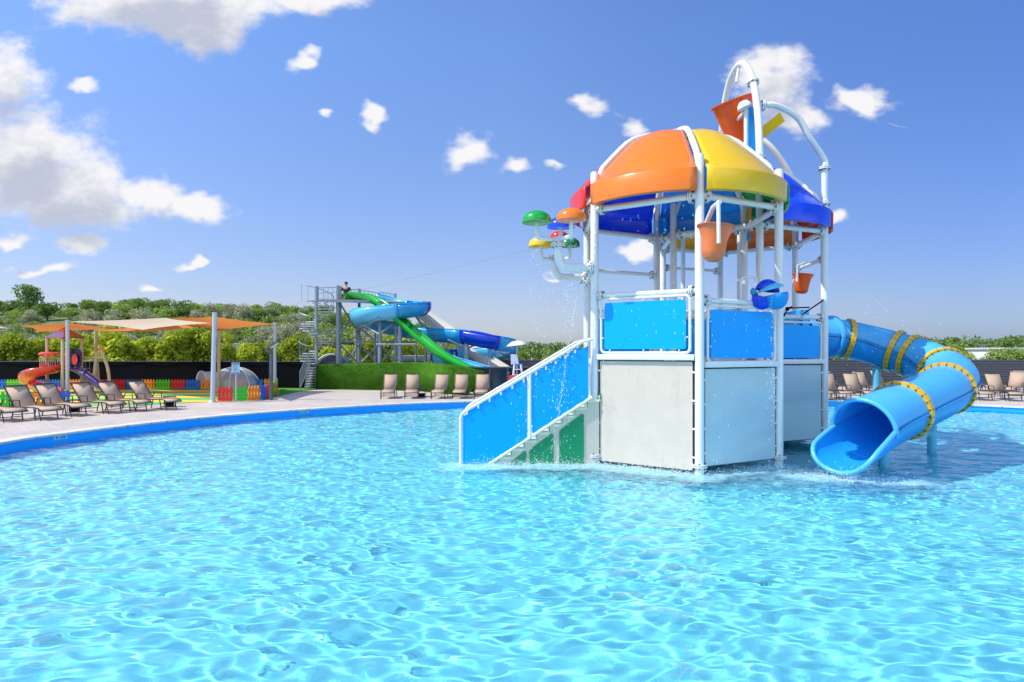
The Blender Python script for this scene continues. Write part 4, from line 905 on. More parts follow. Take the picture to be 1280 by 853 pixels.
# lifeguard chair
c = W(647, 495, 29); c.z = DECK
t = thing('lifeguard_chair', 'white lifeguard chair with a small white parasol behind the blue stairs', 'lifeguard chair', c)
def LP(px, py, dd=0): return W(px, py, 29 + dd)
for a, b in (((643, 456, -.3), (638.5, 493, -.5)), ((651, 456, -.3), (655, 493, -.5)), ((643, 456, .4), (641, 493, .7)), ((651, 456, .4), (658, 493, .7))): MB().tube([LP(*a), LP(*b)], .04, 8).build('leg', M['tin'], t)
MB().box(LP(647, 456), (.5, .55, .05)).build('seat', M['pbb'], t); MB().prism([(-.28, 0), (.1, 0), (.02, .5), (-.3, .5)], -.03, .03, None, LP(646, 456, .3)).build('backrest', M['tin'], t)
k = MB()
for q in (462, 469, 476, 484): k.tube([LP(642, q, -.4), LP(653, q, -.4)], .02, 6)
k.build('rung', M['tin'], t); MB().box(LP(643, 472, -.5), (.55, .06, .2)).build('rescue_float', M['coral'], t)
t2 = thing('parasol', 'small white parasol above the lifeguard chair', 'parasol', LP(646, 456, .4))
MB().tube([LP(646, 470, .5), LP(646, 427, .4)], .02, 6).build('pole', M['tin'], t2)
MB().lathe([(0, .2), (.25, .15), (.48, 0), (.5, -.04), (.46, -.02), (0, .12)], LP(646, 431, .4), 12, Matrix.Rotation(R(-6), 3, 'Y')).build('canopy', M['tin'], t2)

# ------------------------------------------------------------------ sun loungers (local: foot towards +x)
def make_lounger(label, fab, back=58, group=None):
    t = thing('sun_lounger', label, 'sun lounger', (0, 0, 0), group)
    hw = .30; bl = .78; ca, sa = math.cos(R(back)), math.sin(R(back)); hx = -.55
    def sheet(P, name):
        vs = [Vector((x, s * (hw - .02), z)) for x, z in P for s in (-1, 0, 1)]
        for i, v in enumerate(vs):
            if i % 3 == 1: v.z -= .02
        return MB().add(vs, [(3 * i + j, 3 * i + 3 + j, 3 * i + 4 + j, 3 * i + 1 + j) for i in range(len(P) - 1) for j in range(2)]).build(name, M[fab], t, solid=.012)
    top = (hx - bl * ca, .36 + bl * sa)
    sheet([(hx + .01, .36), (hx - bl * ca * .5, .35 + bl * sa * .5), top], 'backrest')
    sheet([(hx, .355), (0, .345), (.45, .36), (.62, .345), (.72, .28)], 'seat')
    k = MB()
    for s in (-1, 1):
        k.tube([(top[0] - .01, s * hw, top[1] + .01), (hx, s * hw, .36), (.45, s * hw, .37), (.63, s * hw, .35), (.74, s * hw, .27)], .018, 8)
    k.tube([(top[0], -hw, top[1]), (top[0], hw, top[1])], .018, 8); k.tube([(.74, -hw, .27), (.74, hw, .27)], .016, 8); k.build('frame', M['frame'], t)
    for s in (-1, 1):
        MB().tube([(.42, s * hw, .36), (.5, s * hw, .0)], .017, 8).build('leg', M['frame'], t)
        MB().tube([(.62, s * hw, .35), (.75, s * hw, .0)], .015, 8).build('leg', M['frame'], t) if s < 0 else None
        MB().tube([(hx + .02, s * hw, .36), (hx - .1, s * hw, 0)], .017, 8).build('leg', M['frame'], t)
        MB().tube([(hx - .08, s * (hw + .02), .36), (hx + .02, s * (hw + .03), .56), (hx + .34, s * (hw + .03), .56), (hx + .36, s * (hw + .02), .36)], .015, 8).build('armrest', M['frame'], t)
    MB().tube([(.47, -hw, .12), (.47, hw, .12)], .012, 6).build('crossbar', M['frame'], t); MB().tube([(hx - .06, -hw, .12), (hx - .06, hw, .12)], .012, 6).build('crossbar', M['frame'], t)
    return t
def place(proto, x, y, rz, label, group, first, sc=1.0):
    o = proto if first else copy_tree(proto); o.location = (x, y, DECK); o.rotation_euler = (0, 0, rz); o['label'] = label
    if group: o['group'] = group
    o.scale = (sc, sc, sc); return o
def table(label, x, y, rz=0, box=True):
    c = Vector((x, y, DECK)); t = thing('side_table', label, 'side table', c)
    MB().box(c + Z3 * .40, (.44, .44, .025), rz).build('table_top', M['frame'], t, False)
    for a in (-1, 1):
        for b in (-1, 1):
            q = Matrix.Rotation(rz, 3, 'Z') @ Vector((a * .18, b * .18, 0)); MB().tube([c + q, c + q + Z3 * .39], .013, 6).build('leg', M['frame'], t)
    if box:
        t = thing('drum_weight', 'black block under the ' + label, 'block', c); MB().box(c + Z3 * .09, (.3, .3, .17), rz).build('block', M['black'], t, bevel=.02)
g1 = 'taupe loungers along the left deck'
LL = [(-62, 533, 'sixth', -.42), (22, 527.5, '', -.40), (67, 525.2, '', -.40), (104, 520.5, '', -.38), (149, 517, '', -.36), (182, 514.5, '', -.34), (220, 512.5, '', -.32)]
labs = ['taupe lounger wholly past the left edge of the photo', 'taupe lounger cut off by the left edge, only its foot end showing', 'taupe lounger nearest the left edge with its whole back showing, before the orange pickets', 'taupe lounger in front of the blue pickets', 'taupe lounger in front of the purple slide', 'taupe lounger between two others, its back before the green playground floor', 'rightmost taupe lounger of the left deck row']
pr = make_lounger('', 'fabricgrey', 50)
for i, ((px, py, _, rz), lb) in enumerate(zip(LL[1:], labs[1:])):
    p = G(px, py); d = Vector((math.cos(rz), math.sin(rz))); place(pr, p.x - d.x * .86, p.y - d.y * .86, rz, lb, None, i == 0, 1.06)
for px, py, lb in ((93, 514.5, 'small dark side table right of the lounger by the blue pickets'), (147, 509.5, 'small dark side table behind the lounger facing the purple slide'), (212, 508.8, 'small dark side table behind the rightmost taupe lounger')):
    p = G(px, py); table(lb, p.x, p.y, .5, px != 147)
pr = make_lounger('', 'fabric', 62)
ml = ['tan lounger facing the pool, leftmost before the grassy wall', 'tan lounger second from the left before the grassy wall', 'tan lounger in the middle of the five before the grassy wall', 'tan lounger before the right end of the grassy wall', 'tan lounger before the dark glazed screen beside the blue stairs']
for i, px in enumerate((482, 511.5, 547, 573.5, 601)):
    p = G(px, 499); place(pr, p.x, p.y + .75, -PI / 2 + (.10 if i < 2 else .02) + random.uniform(-.04, .04), ml[i], None, i == 0)
for px, lb in ((527, 'small dark side table between the second and third tan loungers'),): p = G(px, 496.5); table(lb, p.x, p.y)
rl = [(1034, 500.6, -PI / 2 - .0, 'tan lounger showing its flat back next to the rear tower post', 1), (1058, 500.6, -PI / 2, 'tan lounger seen under the tube slide, second from the tower post', 1), (1089, 500.8, -PI / 2, 'tan lounger half hidden by the pale blue slide post', 1),
      (1100, 496, -PI / 2 + .05, 'tan lounger just right of the pale blue slide post, back row', 1), (1234, 501.2, -PI / 2 - .14, 'tan lounger in the front row right of the slide bend', 1), (1271, 502, -PI / 2 - .16, 'tan lounger in the front row at the right edge of the photo', 1),
      (1218, 491.5, -PI / 2 - .1, 'tan lounger in the back row just right of the slide bend', 1), (1240, 491.5, -PI / 2 - .1, 'tan lounger in the back row behind the front right pair', 1), (1075, 492, -PI / 2 + .85, 'tan lounger turned sideways under the tube slide', 1), (1080, 491, -PI / 2 + .85, 'second sideways tan lounger close behind the first under the tube slide', 1),
      (1258, 495, -PI / 2 - .95, 'tan lounger turned sideways between the two front right loungers', 1), (1262, 492, -PI / 2 - .95, 'farther sideways tan lounger between the two front right loungers', 1), (1300, 492, -PI / 2 - .2, 'tan lounger in the back row at the far right edge', 1), (1112, 491, -PI / 2 + .8, 'sideways tan lounger right of the pale blue slide post', 1), (1128, 491, -PI / 2 + .3, 'tan lounger in the back row behind the slide bend', 1)]
for i, (px, py, rz, lb, s) in enumerate(rl):
    p = G(px, py); d = Vector((math.cos(rz), math.sin(rz))); place(pr, p.x - d.x * .72, p.y - d.y * .72, rz, lb, None, False, 1.06)
p = G(1252, 500); table('small dark side table between the two front right loungers', p.x, p.y, 0, False)
p = G(1046, 499.5); table('small dark side table between the first two loungers right of the tower', p.x, p.y, 0, False)

# ------------------------------------------------------------------ terrain
RID = [(-2500, 432), (-900, 405), (-300, 396), (0, 397), (200, 394), (300, 398), (390, 402), (450, 406), (500, 413), (560, 426), (620, 437), (700, 441), (1000, 442), (1100, 440), (1170, 434), (1280, 434), (1800, 432), (4000, 436)]
def ridge(u):
    for (a, ya), (b, yb) in zip(RID[:-1], RID[1:]):
        if u <= b or b == 4000:
            f = max(0, min(1, (u - a) / (b - a))); f = f * f * (3 - 2 * f); return ya + (yb - ya) * f
def terr(x, y):
    if y < 5: return .14
    d = math.hypot(x, y); u = x / y * FPX + CX; h = (HY - ridge(u)) * 150 / FPX + 2.2
    f = max(0, min(1, (y - 48) / 100)); f = f * f * (3 - 2 * f)
    n = mnoise.noise(Vector((x * .03, y * .03, 0))) * 1.2 + mnoise.noise(Vector((x * .1, y * .1, 3))) * .35
    return .14 + h * f + n * f
mb = MB(); rs = [20, 30, 36, 40, 44, 48, 52, 56, 60, 65, 70, 76, 82, 90, 98, 106, 116, 126, 136, 146, 156, 170, 190, 230, 300, 450, 700, 1200, 2500]; na = 240; vs = []
for r_ in rs:
    for k in range(na):
        a = 2 * PI * k / na; x = 5 + r_ * math.cos(a); y = 14 + r_ * math.sin(a); z = terr(x, y)
        if r_ > 200: z = z * max(0, 1 - (r_ - 200) / 900) + .0
        if -47 < x < 53 and -13 < y < 39: z = .14
        vs.append((x, y, z))
mb.add(vs, [(i * na + k, i * na + (k + 1) % na, (i + 1) * na + (k + 1) % na, (i + 1) * na + k) for i in range(len(rs) - 1) for k in range(na)])
m = bpy.data.materials.new('dry_grass_ground'); nt, N, L = nodes(m); b = N['Principled BSDF']; b.inputs['Roughness'].default_value = .95
tc = N.new('ShaderNodeTexCoord'); nz = N.new('ShaderNodeTexNoise'); nz.inputs['Scale'].default_value = .12; nz.inputs['Detail'].default_value = 10; nz.inputs['Roughness'].default_value = .7; L.new(tc.outputs['Object'], nz.inputs[0])
cr = N.new('ShaderNodeValToRGB'); cr.color_ramp.elements[0].position = .35; cr.color_ramp.elements[0].color = (.05, .09, .02, 1); cr.color_ramp.elements[1].position = .62; cr.color_ramp.elements[1].color = (.24, .19, .09, 1); e = cr.color_ramp.elements.new(.5); e.color = (.11, .15, .04, 1)
L.new(nz.outputs[0], cr.inputs[0]); L.new(cr.outputs[0], b.inputs['Base Color'])
tag(mb.build('terrain', m), kind='structure')

# ------------------------------------------------------------------ vegetation
def leaves(blobs, n, size, seed, vert=1.0):
    r = np.random.RandomState(seed); vol = np.array([b[3] ** 2 for b in blobs]); vol = vol / vol.sum(); ch = r.choice(len(blobs), n, p=vol); B = np.array(blobs)[ch]
    d = r.normal(size=(n, 3)); d /= np.linalg.norm(d, axis=1)[:, None]; rad = r.uniform(.55, 1.06, n) ** .7
    c = B[:, :3] + d * (B[:, 3] * rad)[:, None] * np.array([1, 1, .85 * vert]); c += r.normal(scale=.04, size=(n, 3)) * B[:, 3:4]
    a = r.normal(size=(n, 3)); a /= np.linalg.norm(a, axis=1)[:, None]; b = np.cross(a, d + r.normal(scale=.5, size=(n, 3))); b /= np.linalg.norm(b, axis=1)[:, None] + 1e-6
    s = size * r.uniform(.6, 1.3, n)[:, None]
    V = np.stack([c - a * s, c + b * s * .55, c + a * s, c - b * s * .55], 1).reshape(-1, 3); return V
def leafmesh(name, V, mk):
    V = V.astype(np.float32); me = bpy.data.meshes.new(name); me.vertices.add(len(V)); me.vertices.foreach_set('co', V.ravel()); n = len(V) // 4
    me.loops.add(n * 4); me.loops.foreach_set('vertex_index', np.arange(n * 4, dtype=np.int32)); me.polygons.add(n); me.polygons.foreach_set('loop_start', np.arange(n, dtype=np.int32) * 4); me.update(calc_edges=True); me.materials.append(M[mk]); return me
def blobset(seed, w, h, k, z0=.3):
    r = random.Random(seed); out = []
    for i in range(k):
        a = r.uniform(0, 2 * PI); q = r.uniform(0, 1) ** .6; zz = r.uniform(z0, .86); wr = w * .5 * (1 - .55 * abs(zz - .45) * 1.6)
        out.append((math.cos(a) * q * wr * .75, math.sin(a) * q * wr * .75, zz * h, r.uniform(.16, .30) * w))
    out.append((0, 0, h * .55, w * .28)); return out
def make_tree(kind, label, cat, seed, w, h, k, n, size, mk, group, z0=.3, trunk=True):
    t = thing(kind, label, cat, (0, 0, 0), group); bl = blobset(seed, w, h, k, z0)
    o = bpy.data.objects.new('crown', leafmesh('crown', leaves(bl, n, size, seed), mk)); COL.objects.link(o); o.parent = t
    if trunk:
        mb = MB(); mb.tube([(0, 0, -.3), (.03, .02, h * .3), (0, 0, h * .62)], [w * .03 + .02, w * .022 + .01, .02], 7)
        for b in bl[:4]: mb.tube([(0, 0, h * .25), (b[0] * .5, b[1] * .5, (b[2] + h * .25) * .5), (b[0], b[1], b[2])], [.03, .022, .01], 5)
        mb.build('trunk', M['bark'], t)
    return t
def put(protos, n_i, x, y, s, first_used, label=None, group=None):
    pr_ = protos[n_i]; o = pr_ if n_i not in first_used else copy_tree(pr_); first_used.add(n_i)
    o.location = (x, y, terr(x, y) - .05); o.rotation_euler = (0, 0, random.uniform(0, 6.28)); o.scale = (s[0], s[0], s[1])
    if label: o['label'] = label
    if group: o['group'] = group
    return o
rr = random.Random(5)
gb = 'bright green trees just behind the black fence'
PB_ = [make_tree('young_tree', 'bright yellow-green bushy tree just behind the black fence', 'tree', 20 + i, 2.6, 3.5, 9, 1900, .13, 'leafbright', gb) for i in range(4)]
used = set()
px = -150
while px < 520:
    d = rr.uniform(41, 49); topy = 414 + 6 * math.sin(px * .045) + rr.uniform(-5, 7) + (16 if 395 < px < 430 else 0) + (8 if px > 430 else 0) + (4 if 290 < px < 395 else 0)
    h = CH + (HY - topy) / FPX * d - .1; x = (px - CX) / FPX * d; s = h / 3.5
    put(PB_, rr.randrange(4), x, d, (s * rr.uniform(.9, 1.2), s), used); px += rr.uniform(17, 25)
gr_ = 'green trees beyond the grey slatted fence'
PM_ = [make_tree('broadleaf_tree', 'mid green tree with a rounded crown beyond the grey slatted fence', 'tree', 40 + i, 4.2, 4.2, 11, 2200, .17, 'leafmid', gr_) for i in range(3)] + [make_tree('broadleaf_tree', 'dark green tree beyond the grey slatted fence', 'tree', 48, 4.4, 4.6, 11, 2200, .17, 'leafdark', 'dark green trees beyond the grey slatted fence')]
used = set(); px = 560
while px < 1500:
    for row in (0, 1):
        d = rr.uniform(56, 66) if row == 0 else rr.uniform(72, 90); ty = (436 if row == 0 else 428) + rr.uniform(-3, 3) + (6 if px < 720 else 0) - (2 if 1200 < px < 1260 else 0)
        x = (px + rr.uniform(-10, 10) - CX) / FPX * d; g0 = terr(x, d); h = CH + (HY - ty) / FPX * d - g0; s = max(.3, h / 4.4)
        put(PM_, rr.randrange(4) if row else rr.randrange(3), x, d, (s * 1.15, s), used)
    px += rr.uniform(26, 36)
gs = 'silver grey bushes on the hillside'
PS_ = [make_tree('silver_bush', 'silver grey leafed bush on the hillside behind the playground', 'bush', 60 + i, 4.0, 3.2, 9, 1500, .16, 'leafsilver', gs, .2) for i in range(4)]
used = set()
for i in range(135):
    d = rr.uniform(52, 118); pxx = rr.uniform(-150, 545); x = (pxx - CX) / FPX * d
    if 400 < pxx and d > 95: continue
    if 395 < pxx < 440 and 60 < d < 110 and rr.random() < .7: continue
    s = rr.uniform(.5, 1.1); put(PS_, rr.randrange(4), x, d, (s, s * rr.uniform(.8, 1.05)), used)
gd = 'dark green trees along the hill'
PD_ = [make_tree('hill_tree', 'dark green rounded tree on the hill behind the playground', 'tree', 80 + i, 5.0, 4.6, 10, 1300, .24, 'leafdark', gd) for i in range(3)] + [make_tree('hill_tree', 'mid green rounded tree on the hill behind the playground', 'tree', 90 + i, 5.0, 4.2, 10, 1300, .24, 'leafmid', 'mid green trees along the hill') for i in range(2)]
used = set()
for i in range(95):
    d = rr.uniform(105, 158) if i > 30 else rr.uniform(140, 152); pxx = rr.uniform(-150, 560) if i > 30 else -140 + 690 * i / 30; x = (pxx - CX) / FPX * d
    s = rr.uniform(.55, 1.0); put(PD_, rr.randrange(5), x, d, (s * 1.1, s * .8), used)
big = copy_tree(PD_[0]); d = 128; x = (37 - CX) / FPX * d; big.location = (x, d, terr(x, d)); big.scale = (1.1, 1.1, 1.35); big['label'] = 'largest dark tree standing alone on the ridge near the left edge'; del big['group']
# continuous wood on the hill: nobody could count it
r_ = np.random.RandomState(9); Vs = []
for i in range(1500):
    pxx = r_.uniform(-300, 640); d = r_.uniform(85, 175) if pxx > 250 else r_.uniform(60, 175); x = (pxx - CX) / FPX * d
    if 250 < pxx < 470 and r_.rand() < .0: continue
    if pxx < 250 and r_.rand() < .5: continue
    z = terr(x, d); w = r_.uniform(1.0, 2.3); Vs.append(leaves([(x, d, z + w * .45, w * .7), (x + w * .6, d, z + w * .3, w * .5)], 150, .24, i, .8))
o = bpy.data.objects.new('hill_wood', leafmesh('hill_wood', np.concatenate(Vs), 'leafmid')); COL.objects.link(o); tag(o, 'continuous low green wood covering the hillside', 'wood', kind='stuff')
Vs = []
for i in range(420):
    pxx = r_.uniform(560, 1700); d = r_.uniform(90, 160); x = (pxx - CX) / FPX * d; z = terr(x, d); w = r_.uniform(1.5, 3.0); Vs.append(leaves([(x, d, z + w * .4, w * .7)], 150, .3, i + 2000, .8))
o = bpy.data.objects.new('far_wood', leafmesh('far_wood', np.concatenate(Vs), 'leafdark')); COL.objects.link(o); tag(o, 'low far green wood along the horizon on the right', 'wood', kind='stuff')
# pale buildings
def shed(label, px0, px1, ytop, ybot, d, depth=6):
    a = W(px0, ybot, d); b = W(px1, ytop, d); t = thing('low_building', label, 'building', ((a.x + b.x) / 2, d + depth / 2, terr((a.x + b.x) / 2, d)))
    z0 = min(a.z, terr(a.x, d)) - .2
    wl = MB().box(((a.x + b.x) / 2, d + depth / 2, (z0 + b.z) / 2), (b.x - a.x, depth, b.z - z0)).build('wall', M['tin'], t, False)
    MB().box(((a.x + b.x) / 2, d + depth / 2, b.z + .12), (b.x - a.x + .5, depth + .5, .22)).build('roof', M['roofgrey'], t, False)
    n = max(2, int((b.x - a.x) / 2.5))
    for i in range(n): MB().box((a.x + (b.x - a.x) * (i + .5) / n, d - .02, (a.z * .5 + b.z * .5)), (.9, .04, (b.z - a.z) * .4)).build('window', M['glass'], t, False)
shed('white low building showing among the trees at the right edge', 1256, 1345, 437, 440.5, 74)
shed('small white flat roofed cabin just above the grassy wall', 503, 527, 449.5, 457, 38, 3)

# ------------------------------------------------------------------ spray and drips
def drops(name, label, pts, sizes, stretch=1.0):
    V = []; Fc = []
    oc = np.array([(1, 0, 0), (0, 1, 0), (-1, 0, 0), (0, -1, 0), (0, 0, 1), (0, 0, -1)], float); f8 = np.array([(0, 1, 4), (1, 2, 4), (2, 3, 4), (3, 0, 4), (1, 0, 5), (2, 1, 5), (3, 2, 5), (0, 3, 5)])
    sc_ = np.array([1, 1, stretch]); P = np.array(pts); V = (P[:, None, :] + oc[None] * sc_ * np.array(sizes)[:, None, None]).reshape(-1, 3); Fc = (f8[None] + 6 * np.arange(len(P))[:, None, None]).reshape(-1, 3)
    me = bpy.data.meshes.new(name); me.from_pydata(V.tolist(), [], Fc.tolist()); me.polygons.foreach_set('use_smooth', [True] * len(Fc)); me.materials.append(M['drop'])
    o = bpy.data.objects.new(name, me); COL.objects.link(o); return tag(o, label, 'water spray', kind='stuff')
M['drop'] = mat('white_water_drops', (.88, .95, .98), .1, var=.02, alpha=.8)
r_ = np.random.RandomState(21)
def splash(seg, n, w, h, r0=.004, r1=.014):
    a, b = np.array(seg[0]), np.array(seg[1]); t_ = r_.rand(n); p = a + (b - a) * t_[:, None]; p = np.c_[p + r_.normal(scale=w, size=(n, 2)), r_.exponential(h, n)]; return p, r_.uniform(r0, r1, n) * .7
segs = [(((-.9, 12.4), (1.7, 12.35)), 1500, .12, .05), (((1.7, 12.35), (3.5, 11.35)), 1300, .12, .05), (((3.5, 11.3), (5.5, 12.3)), 700, .1, .05), (((5.3, 11.3), (6.9, 10.75)), 800, .16, .05), (((5.7, 10.9), (6.4, 10.75)), 300, .1, .06)]
pp, ss = zip(*[splash(*s) for s in segs]); drops('base_splash', 'white splashing drops round the foot of the play tower', np.concatenate(pp), np.concatenate(ss))
def fall(c, n, w, z0, z1, drift=(0, 0)):
    z = r_.uniform(z1, z0, n); f = (z0 - z) / (z0 - z1 + 1e-6); return np.c_[c[0] + r_.normal(scale=1, size=n) * w * (.3 + f) + drift[0] * f, c[1] + r_.normal(scale=1, size=n) * w * (.3 + f) + drift[1] * f, z], r_.uniform(.0025, .0065, n)
L_ = []
L_.append(fall((1.25, 12.4), 320, .14, 4.7, .1, (-.35, 0))); L_.append(fall((1.62, 12.55), 300, .018, 5.15, .3, (-.8, -.1))); L_.append(fall((.5, 12.3), 160, .2, 4.9, .1)); L_.append(fall((1.0, 14.3), 140, .3, 4.4, .1)); L_.append(fall((5.92, 15.9), 120, .05, 9.4, 8.6))
for f in np.linspace(.05, .95, 12): q = Av.lerp(Bv, f); L_.append(fall((q.x - .05, q.y - .1), 20, .03, 5.3, .1, (-.04, -.05)))
for f in np.linspace(.1, .9, 7): q = Bv.lerp(Cv, f); L_.append(fall((q.x + .05, q.y - .12), 14, .05, 3.4, .1, (.06, -.08)))
L_.append(fall((5.05, 11.8), 120, .06, 3.4, .1, (-.05, -.3))); L_.append(fall((8.4, 13.5), 90, .7, 3.6, 1.2)); L_.append(fall((.6, 12.3), 50, .7, 2.2, .3))
pp, ss = zip(*L_); drops('falling_water', 'thin drips and drops falling from the tower roof and mushroom caps', np.concatenate(pp), np.concatenate(ss), 4.5)

# ------------------------------------------------------------------ light, sky, camera
sun_el, th = R(50), R(14)
sd = Vector((math.cos(sun_el) * math.cos(th), math.cos(sun_el) * math.sin(th), -math.sin(sun_el)))     # direction light travels
Ld = bpy.data.lights.new('sun', 'SUN'); Ld.energy = 4.8; Ld.angle = R(.53); Ld.color = (1, .96, .90); Ld.cycles.is_caustics_light = True
so = bpy.data.objects.new('sun', Ld); COL.objects.link(so); so.rotation_euler = sd.to_track_quat('-Z', 'Y').to_euler(); so.location = (-20, 0, 30)
Wd = bpy.data.worlds.new('World'); SC.world = Wd; Wd.use_nodes = True; nt = Wd.node_tree; N = nt.nodes; L = nt.links; bg = N['Background']
sky = N.new('ShaderNodeTexSky'); sky.sky_type = 'NISHITA'; sky.sun_disc = False; sky.sun_elevation = sun_el; sky.sun_rotation = math.atan2(-sd.x, -sd.y); sky.air_density = 1.0; sky.dust_density = .6; sky.ozone_density = 2.2
tc = N.new('ShaderNodeTexCoord'); sx_ = N.new('ShaderNodeSeparateXYZ'); L.new(tc.outputs['Generated'], sx_.inputs[0])
def math_(op, a, b=None, c=None):
    n = N.new('ShaderNodeMath'); n.operation = op
    for i, v in enumerate((a, b, c)):
        if v is None: continue
        if isinstance(v, (int, float)): n.inputs[i].default_value = v
        else: L.new(v, n.inputs[i])
    return n.outputs[0]
CL = [(205, -4, 150, 52, 1.1), (250, 30, 72, 42, 1.05), (390, -6, 80, 26, .95), (-5, 98, 66, 50, 1), (25, 195, 95, 62, 1.1), (75, 240, 95, 52, 1.15), (120, 264, 60, 26, 1), (180, 238, 60, 27, 1), (243, 252, 58, 24, 1), (96, 106, 26, 13, .8), (383, 84, 22, 19, .95), (408, 146, 14, 11, .75), (460, 148, 20, 17, 1),
      (585, 191, 46, 26, .85), (640, 215, 26, 17, .75), (693, 207, 32, 14, .6), (738, 138, 32, 22, .75), (792, 155, 32, 22, .7), (962, 108, 56, 50, .95), (1000, 145, 52, 34, .8), (1082, 128, 42, 21, 1), (800, 307, 30, 15, .9), (1041, 277, 22, 14, .85), (102, 307, 42, 17, 1), (15, 302, 28, 13, .9), (186, 354, 24, 9, .9), (244, 324, 24, 10, .9), (55, 345, 110, 14, .55), (690, 342, 30, 9, .5), (1130, 150, 30, 12, .3)]
gr = bpy.data.node_groups.new('cloud_cover', 'ShaderNodeTree'); gr.interface.new_socket('P', in_out='INPUT', socket_type='NodeSocketVector'); gr.interface.new_socket('D', in_out='OUTPUT', socket_type='NodeSocketFloat')
gi = gr.nodes.new('NodeGroupInput'); go = gr.nodes.new('NodeGroupOutput'); prev = None
for (cx, cy, rx, ry, w) in CL:
    mp = gr.nodes.new('ShaderNodeVectorMath'); mp.operation = 'SUBTRACT'; gr.links.new(gi.outputs[0], mp.inputs[0]); mp.inputs[1].default_value = ((cx - CX) / FPX, (HY - cy) / FPX, 0)
    m2 = gr.nodes.new('ShaderNodeVectorMath'); m2.operation = 'MULTIPLY'; gr.links.new(mp.outputs[0], m2.inputs[0]); m2.inputs[1].default_value = (FPX / rx, FPX / ry, 0)
    ln = gr.nodes.new('ShaderNodeVectorMath'); ln.operation = 'LENGTH'; gr.links.new(m2.outputs[0], ln.inputs[0])
    s1 = gr.nodes.new('ShaderNodeMath'); s1.operation = 'MULTIPLY_ADD'; gr.links.new(ln.outputs['Value'], s1.inputs[0]); s1.inputs[1].default_value = -1.0; s1.inputs[2].default_value = w + .06
    if prev is None: prev = s1.outputs[0]
    else:
        mxn = gr.nodes.new('ShaderNodeMath'); mxn.operation = 'SMOOTH_MAX'; mxn.inputs[2].default_value = .15; gr.links.new(prev, mxn.inputs[0]); gr.links.new(s1.outputs[0], mxn.inputs[1]); prev = mxn.outputs[0]
gr.links.new(prev, go.inputs[0])
yy = math_('MAXIMUM', sx_.outputs['Y'], .02); tx = math_('DIVIDE', sx_.outputs['X'], yy); tz = math_('DIVIDE', sx_.outputs['Z'], yy)
cb = N.new('ShaderNodeCombineXYZ'); L.new(tx, cb.inputs[0]); L.new(tz, cb.inputs[1])
def noise_(scale, detail, vec, rough=.6, sy=1.5):
    mp = N.new('ShaderNodeMapping'); mp.inputs['Scale'].default_value = (1, sy, 1); L.new(vec, mp.inputs[0])
    n = N.new('ShaderNodeTexNoise'); n.inputs['Scale'].default_value = scale; n.inputs['Detail'].default_value = detail; n.inputs['Roughness'].default_value = rough; L.new(mp.outputs[0], n.inputs[0]); return n
def cover(offx, offz):
    ad = N.new('ShaderNodeVectorMath'); ad.operation = 'ADD'; L.new(cb.outputs[0], ad.inputs[0]); ad.inputs[1].default_value = (offx, offz, 0)
    n1 = noise_(9, 3, ad.outputs[0]); sb = N.new('ShaderNodeVectorMath'); sb.operation = 'SUBTRACT'; L.new(n1.outputs['Color'], sb.inputs[0]); sb.inputs[1].default_value = (.5, .5, .5)
    sc_ = N.new('ShaderNodeVectorMath'); sc_.operation = 'SCALE'; L.new(sb.outputs[0], sc_.inputs[0]); sc_.inputs['Scale'].default_value = .10
    a2 = N.new('ShaderNodeVectorMath'); a2.operation = 'ADD'; L.new(ad.outputs[0], a2.inputs[0]); L.new(sc_.outputs[0], a2.inputs[1])
    g_ = N.new('ShaderNodeGroup'); g_.node_tree = gr; L.new(a2.outputs[0], g_.inputs[0])
    n2 = noise_(17, 8, ad.outputs[0], .6)
    return math_('ADD', g_.outputs[0], math_('MULTIPLY', math_('SUBTRACT', n2.outputs[0], .46), 1.3))
D0_ = cover(0, 0); D1_ = cover(-.012, .045)
msk = N.new('ShaderNodeMapRange'); msk.interpolation_type = 'SMOOTHSTEP'; msk.inputs[1].default_value = .0; msk.inputs[2].default_value = .66; L.new(D0_, msk.inputs[0])
shd = N.new('ShaderNodeMapRange'); shd.interpolation_type = 'SMOOTHSTEP'; shd.inputs[1].default_value = .15; shd.inputs[2].default_value = 1.0; L.new(D1_, shd.inputs[0])
cc = N.new('ShaderNodeMix'); cc.data_type = 'RGBA'; cc.inputs[6].default_value = (.98, .96, .96, 1); cc.inputs[7].default_value = (.55, .58, .69, 1); L.new(shd.outputs[0], cc.inputs[0])
front = math_('GREATER_THAN', sx_.outputs['Y'], .05)
mk_ = math_('MULTIPLY', math_('MULTIPLY', msk.outputs[0], .95), front)
# tint of the clear sky: Nishita times a grade by elevation
gd_ = N.new('ShaderNodeValToRGB'); L.new(sx_.outputs['Z'], gd_.inputs[0]); el = gd_.color_ramp.elements
el[0].position = 0.0; el[0].color = (.42, .455, .64, 1); e_ = gd_.color_ramp.elements.new(.07); e_.color = (.53, .50, .615, 1); el = gd_.color_ramp.elements; el[2].position = .45; el[2].color = (.62, .75, .98, 1)
gx = N.new('ShaderNodeValToRGB'); L.new(sx_.outputs['X'], gx.inputs[0]); gx.color_ramp.elements[0].position = 0; gx.color_ramp.elements[0].color = (1, 1, 1, 1); gx.color_ramp.elements[1].position = .6; gx.color_ramp.elements[1].color = (.60, .70, .85, 1)
SKY_STR = .15
mm = N.new('ShaderNodeMix'); mm.data_type = 'RGBA'; mm.blend_type = 'MULTIPLY'; mm.inputs[0].default_value = 1; L.new(sky.outputs[0], mm.inputs[6]); L.new(gd_.outputs[0], mm.inputs[7])
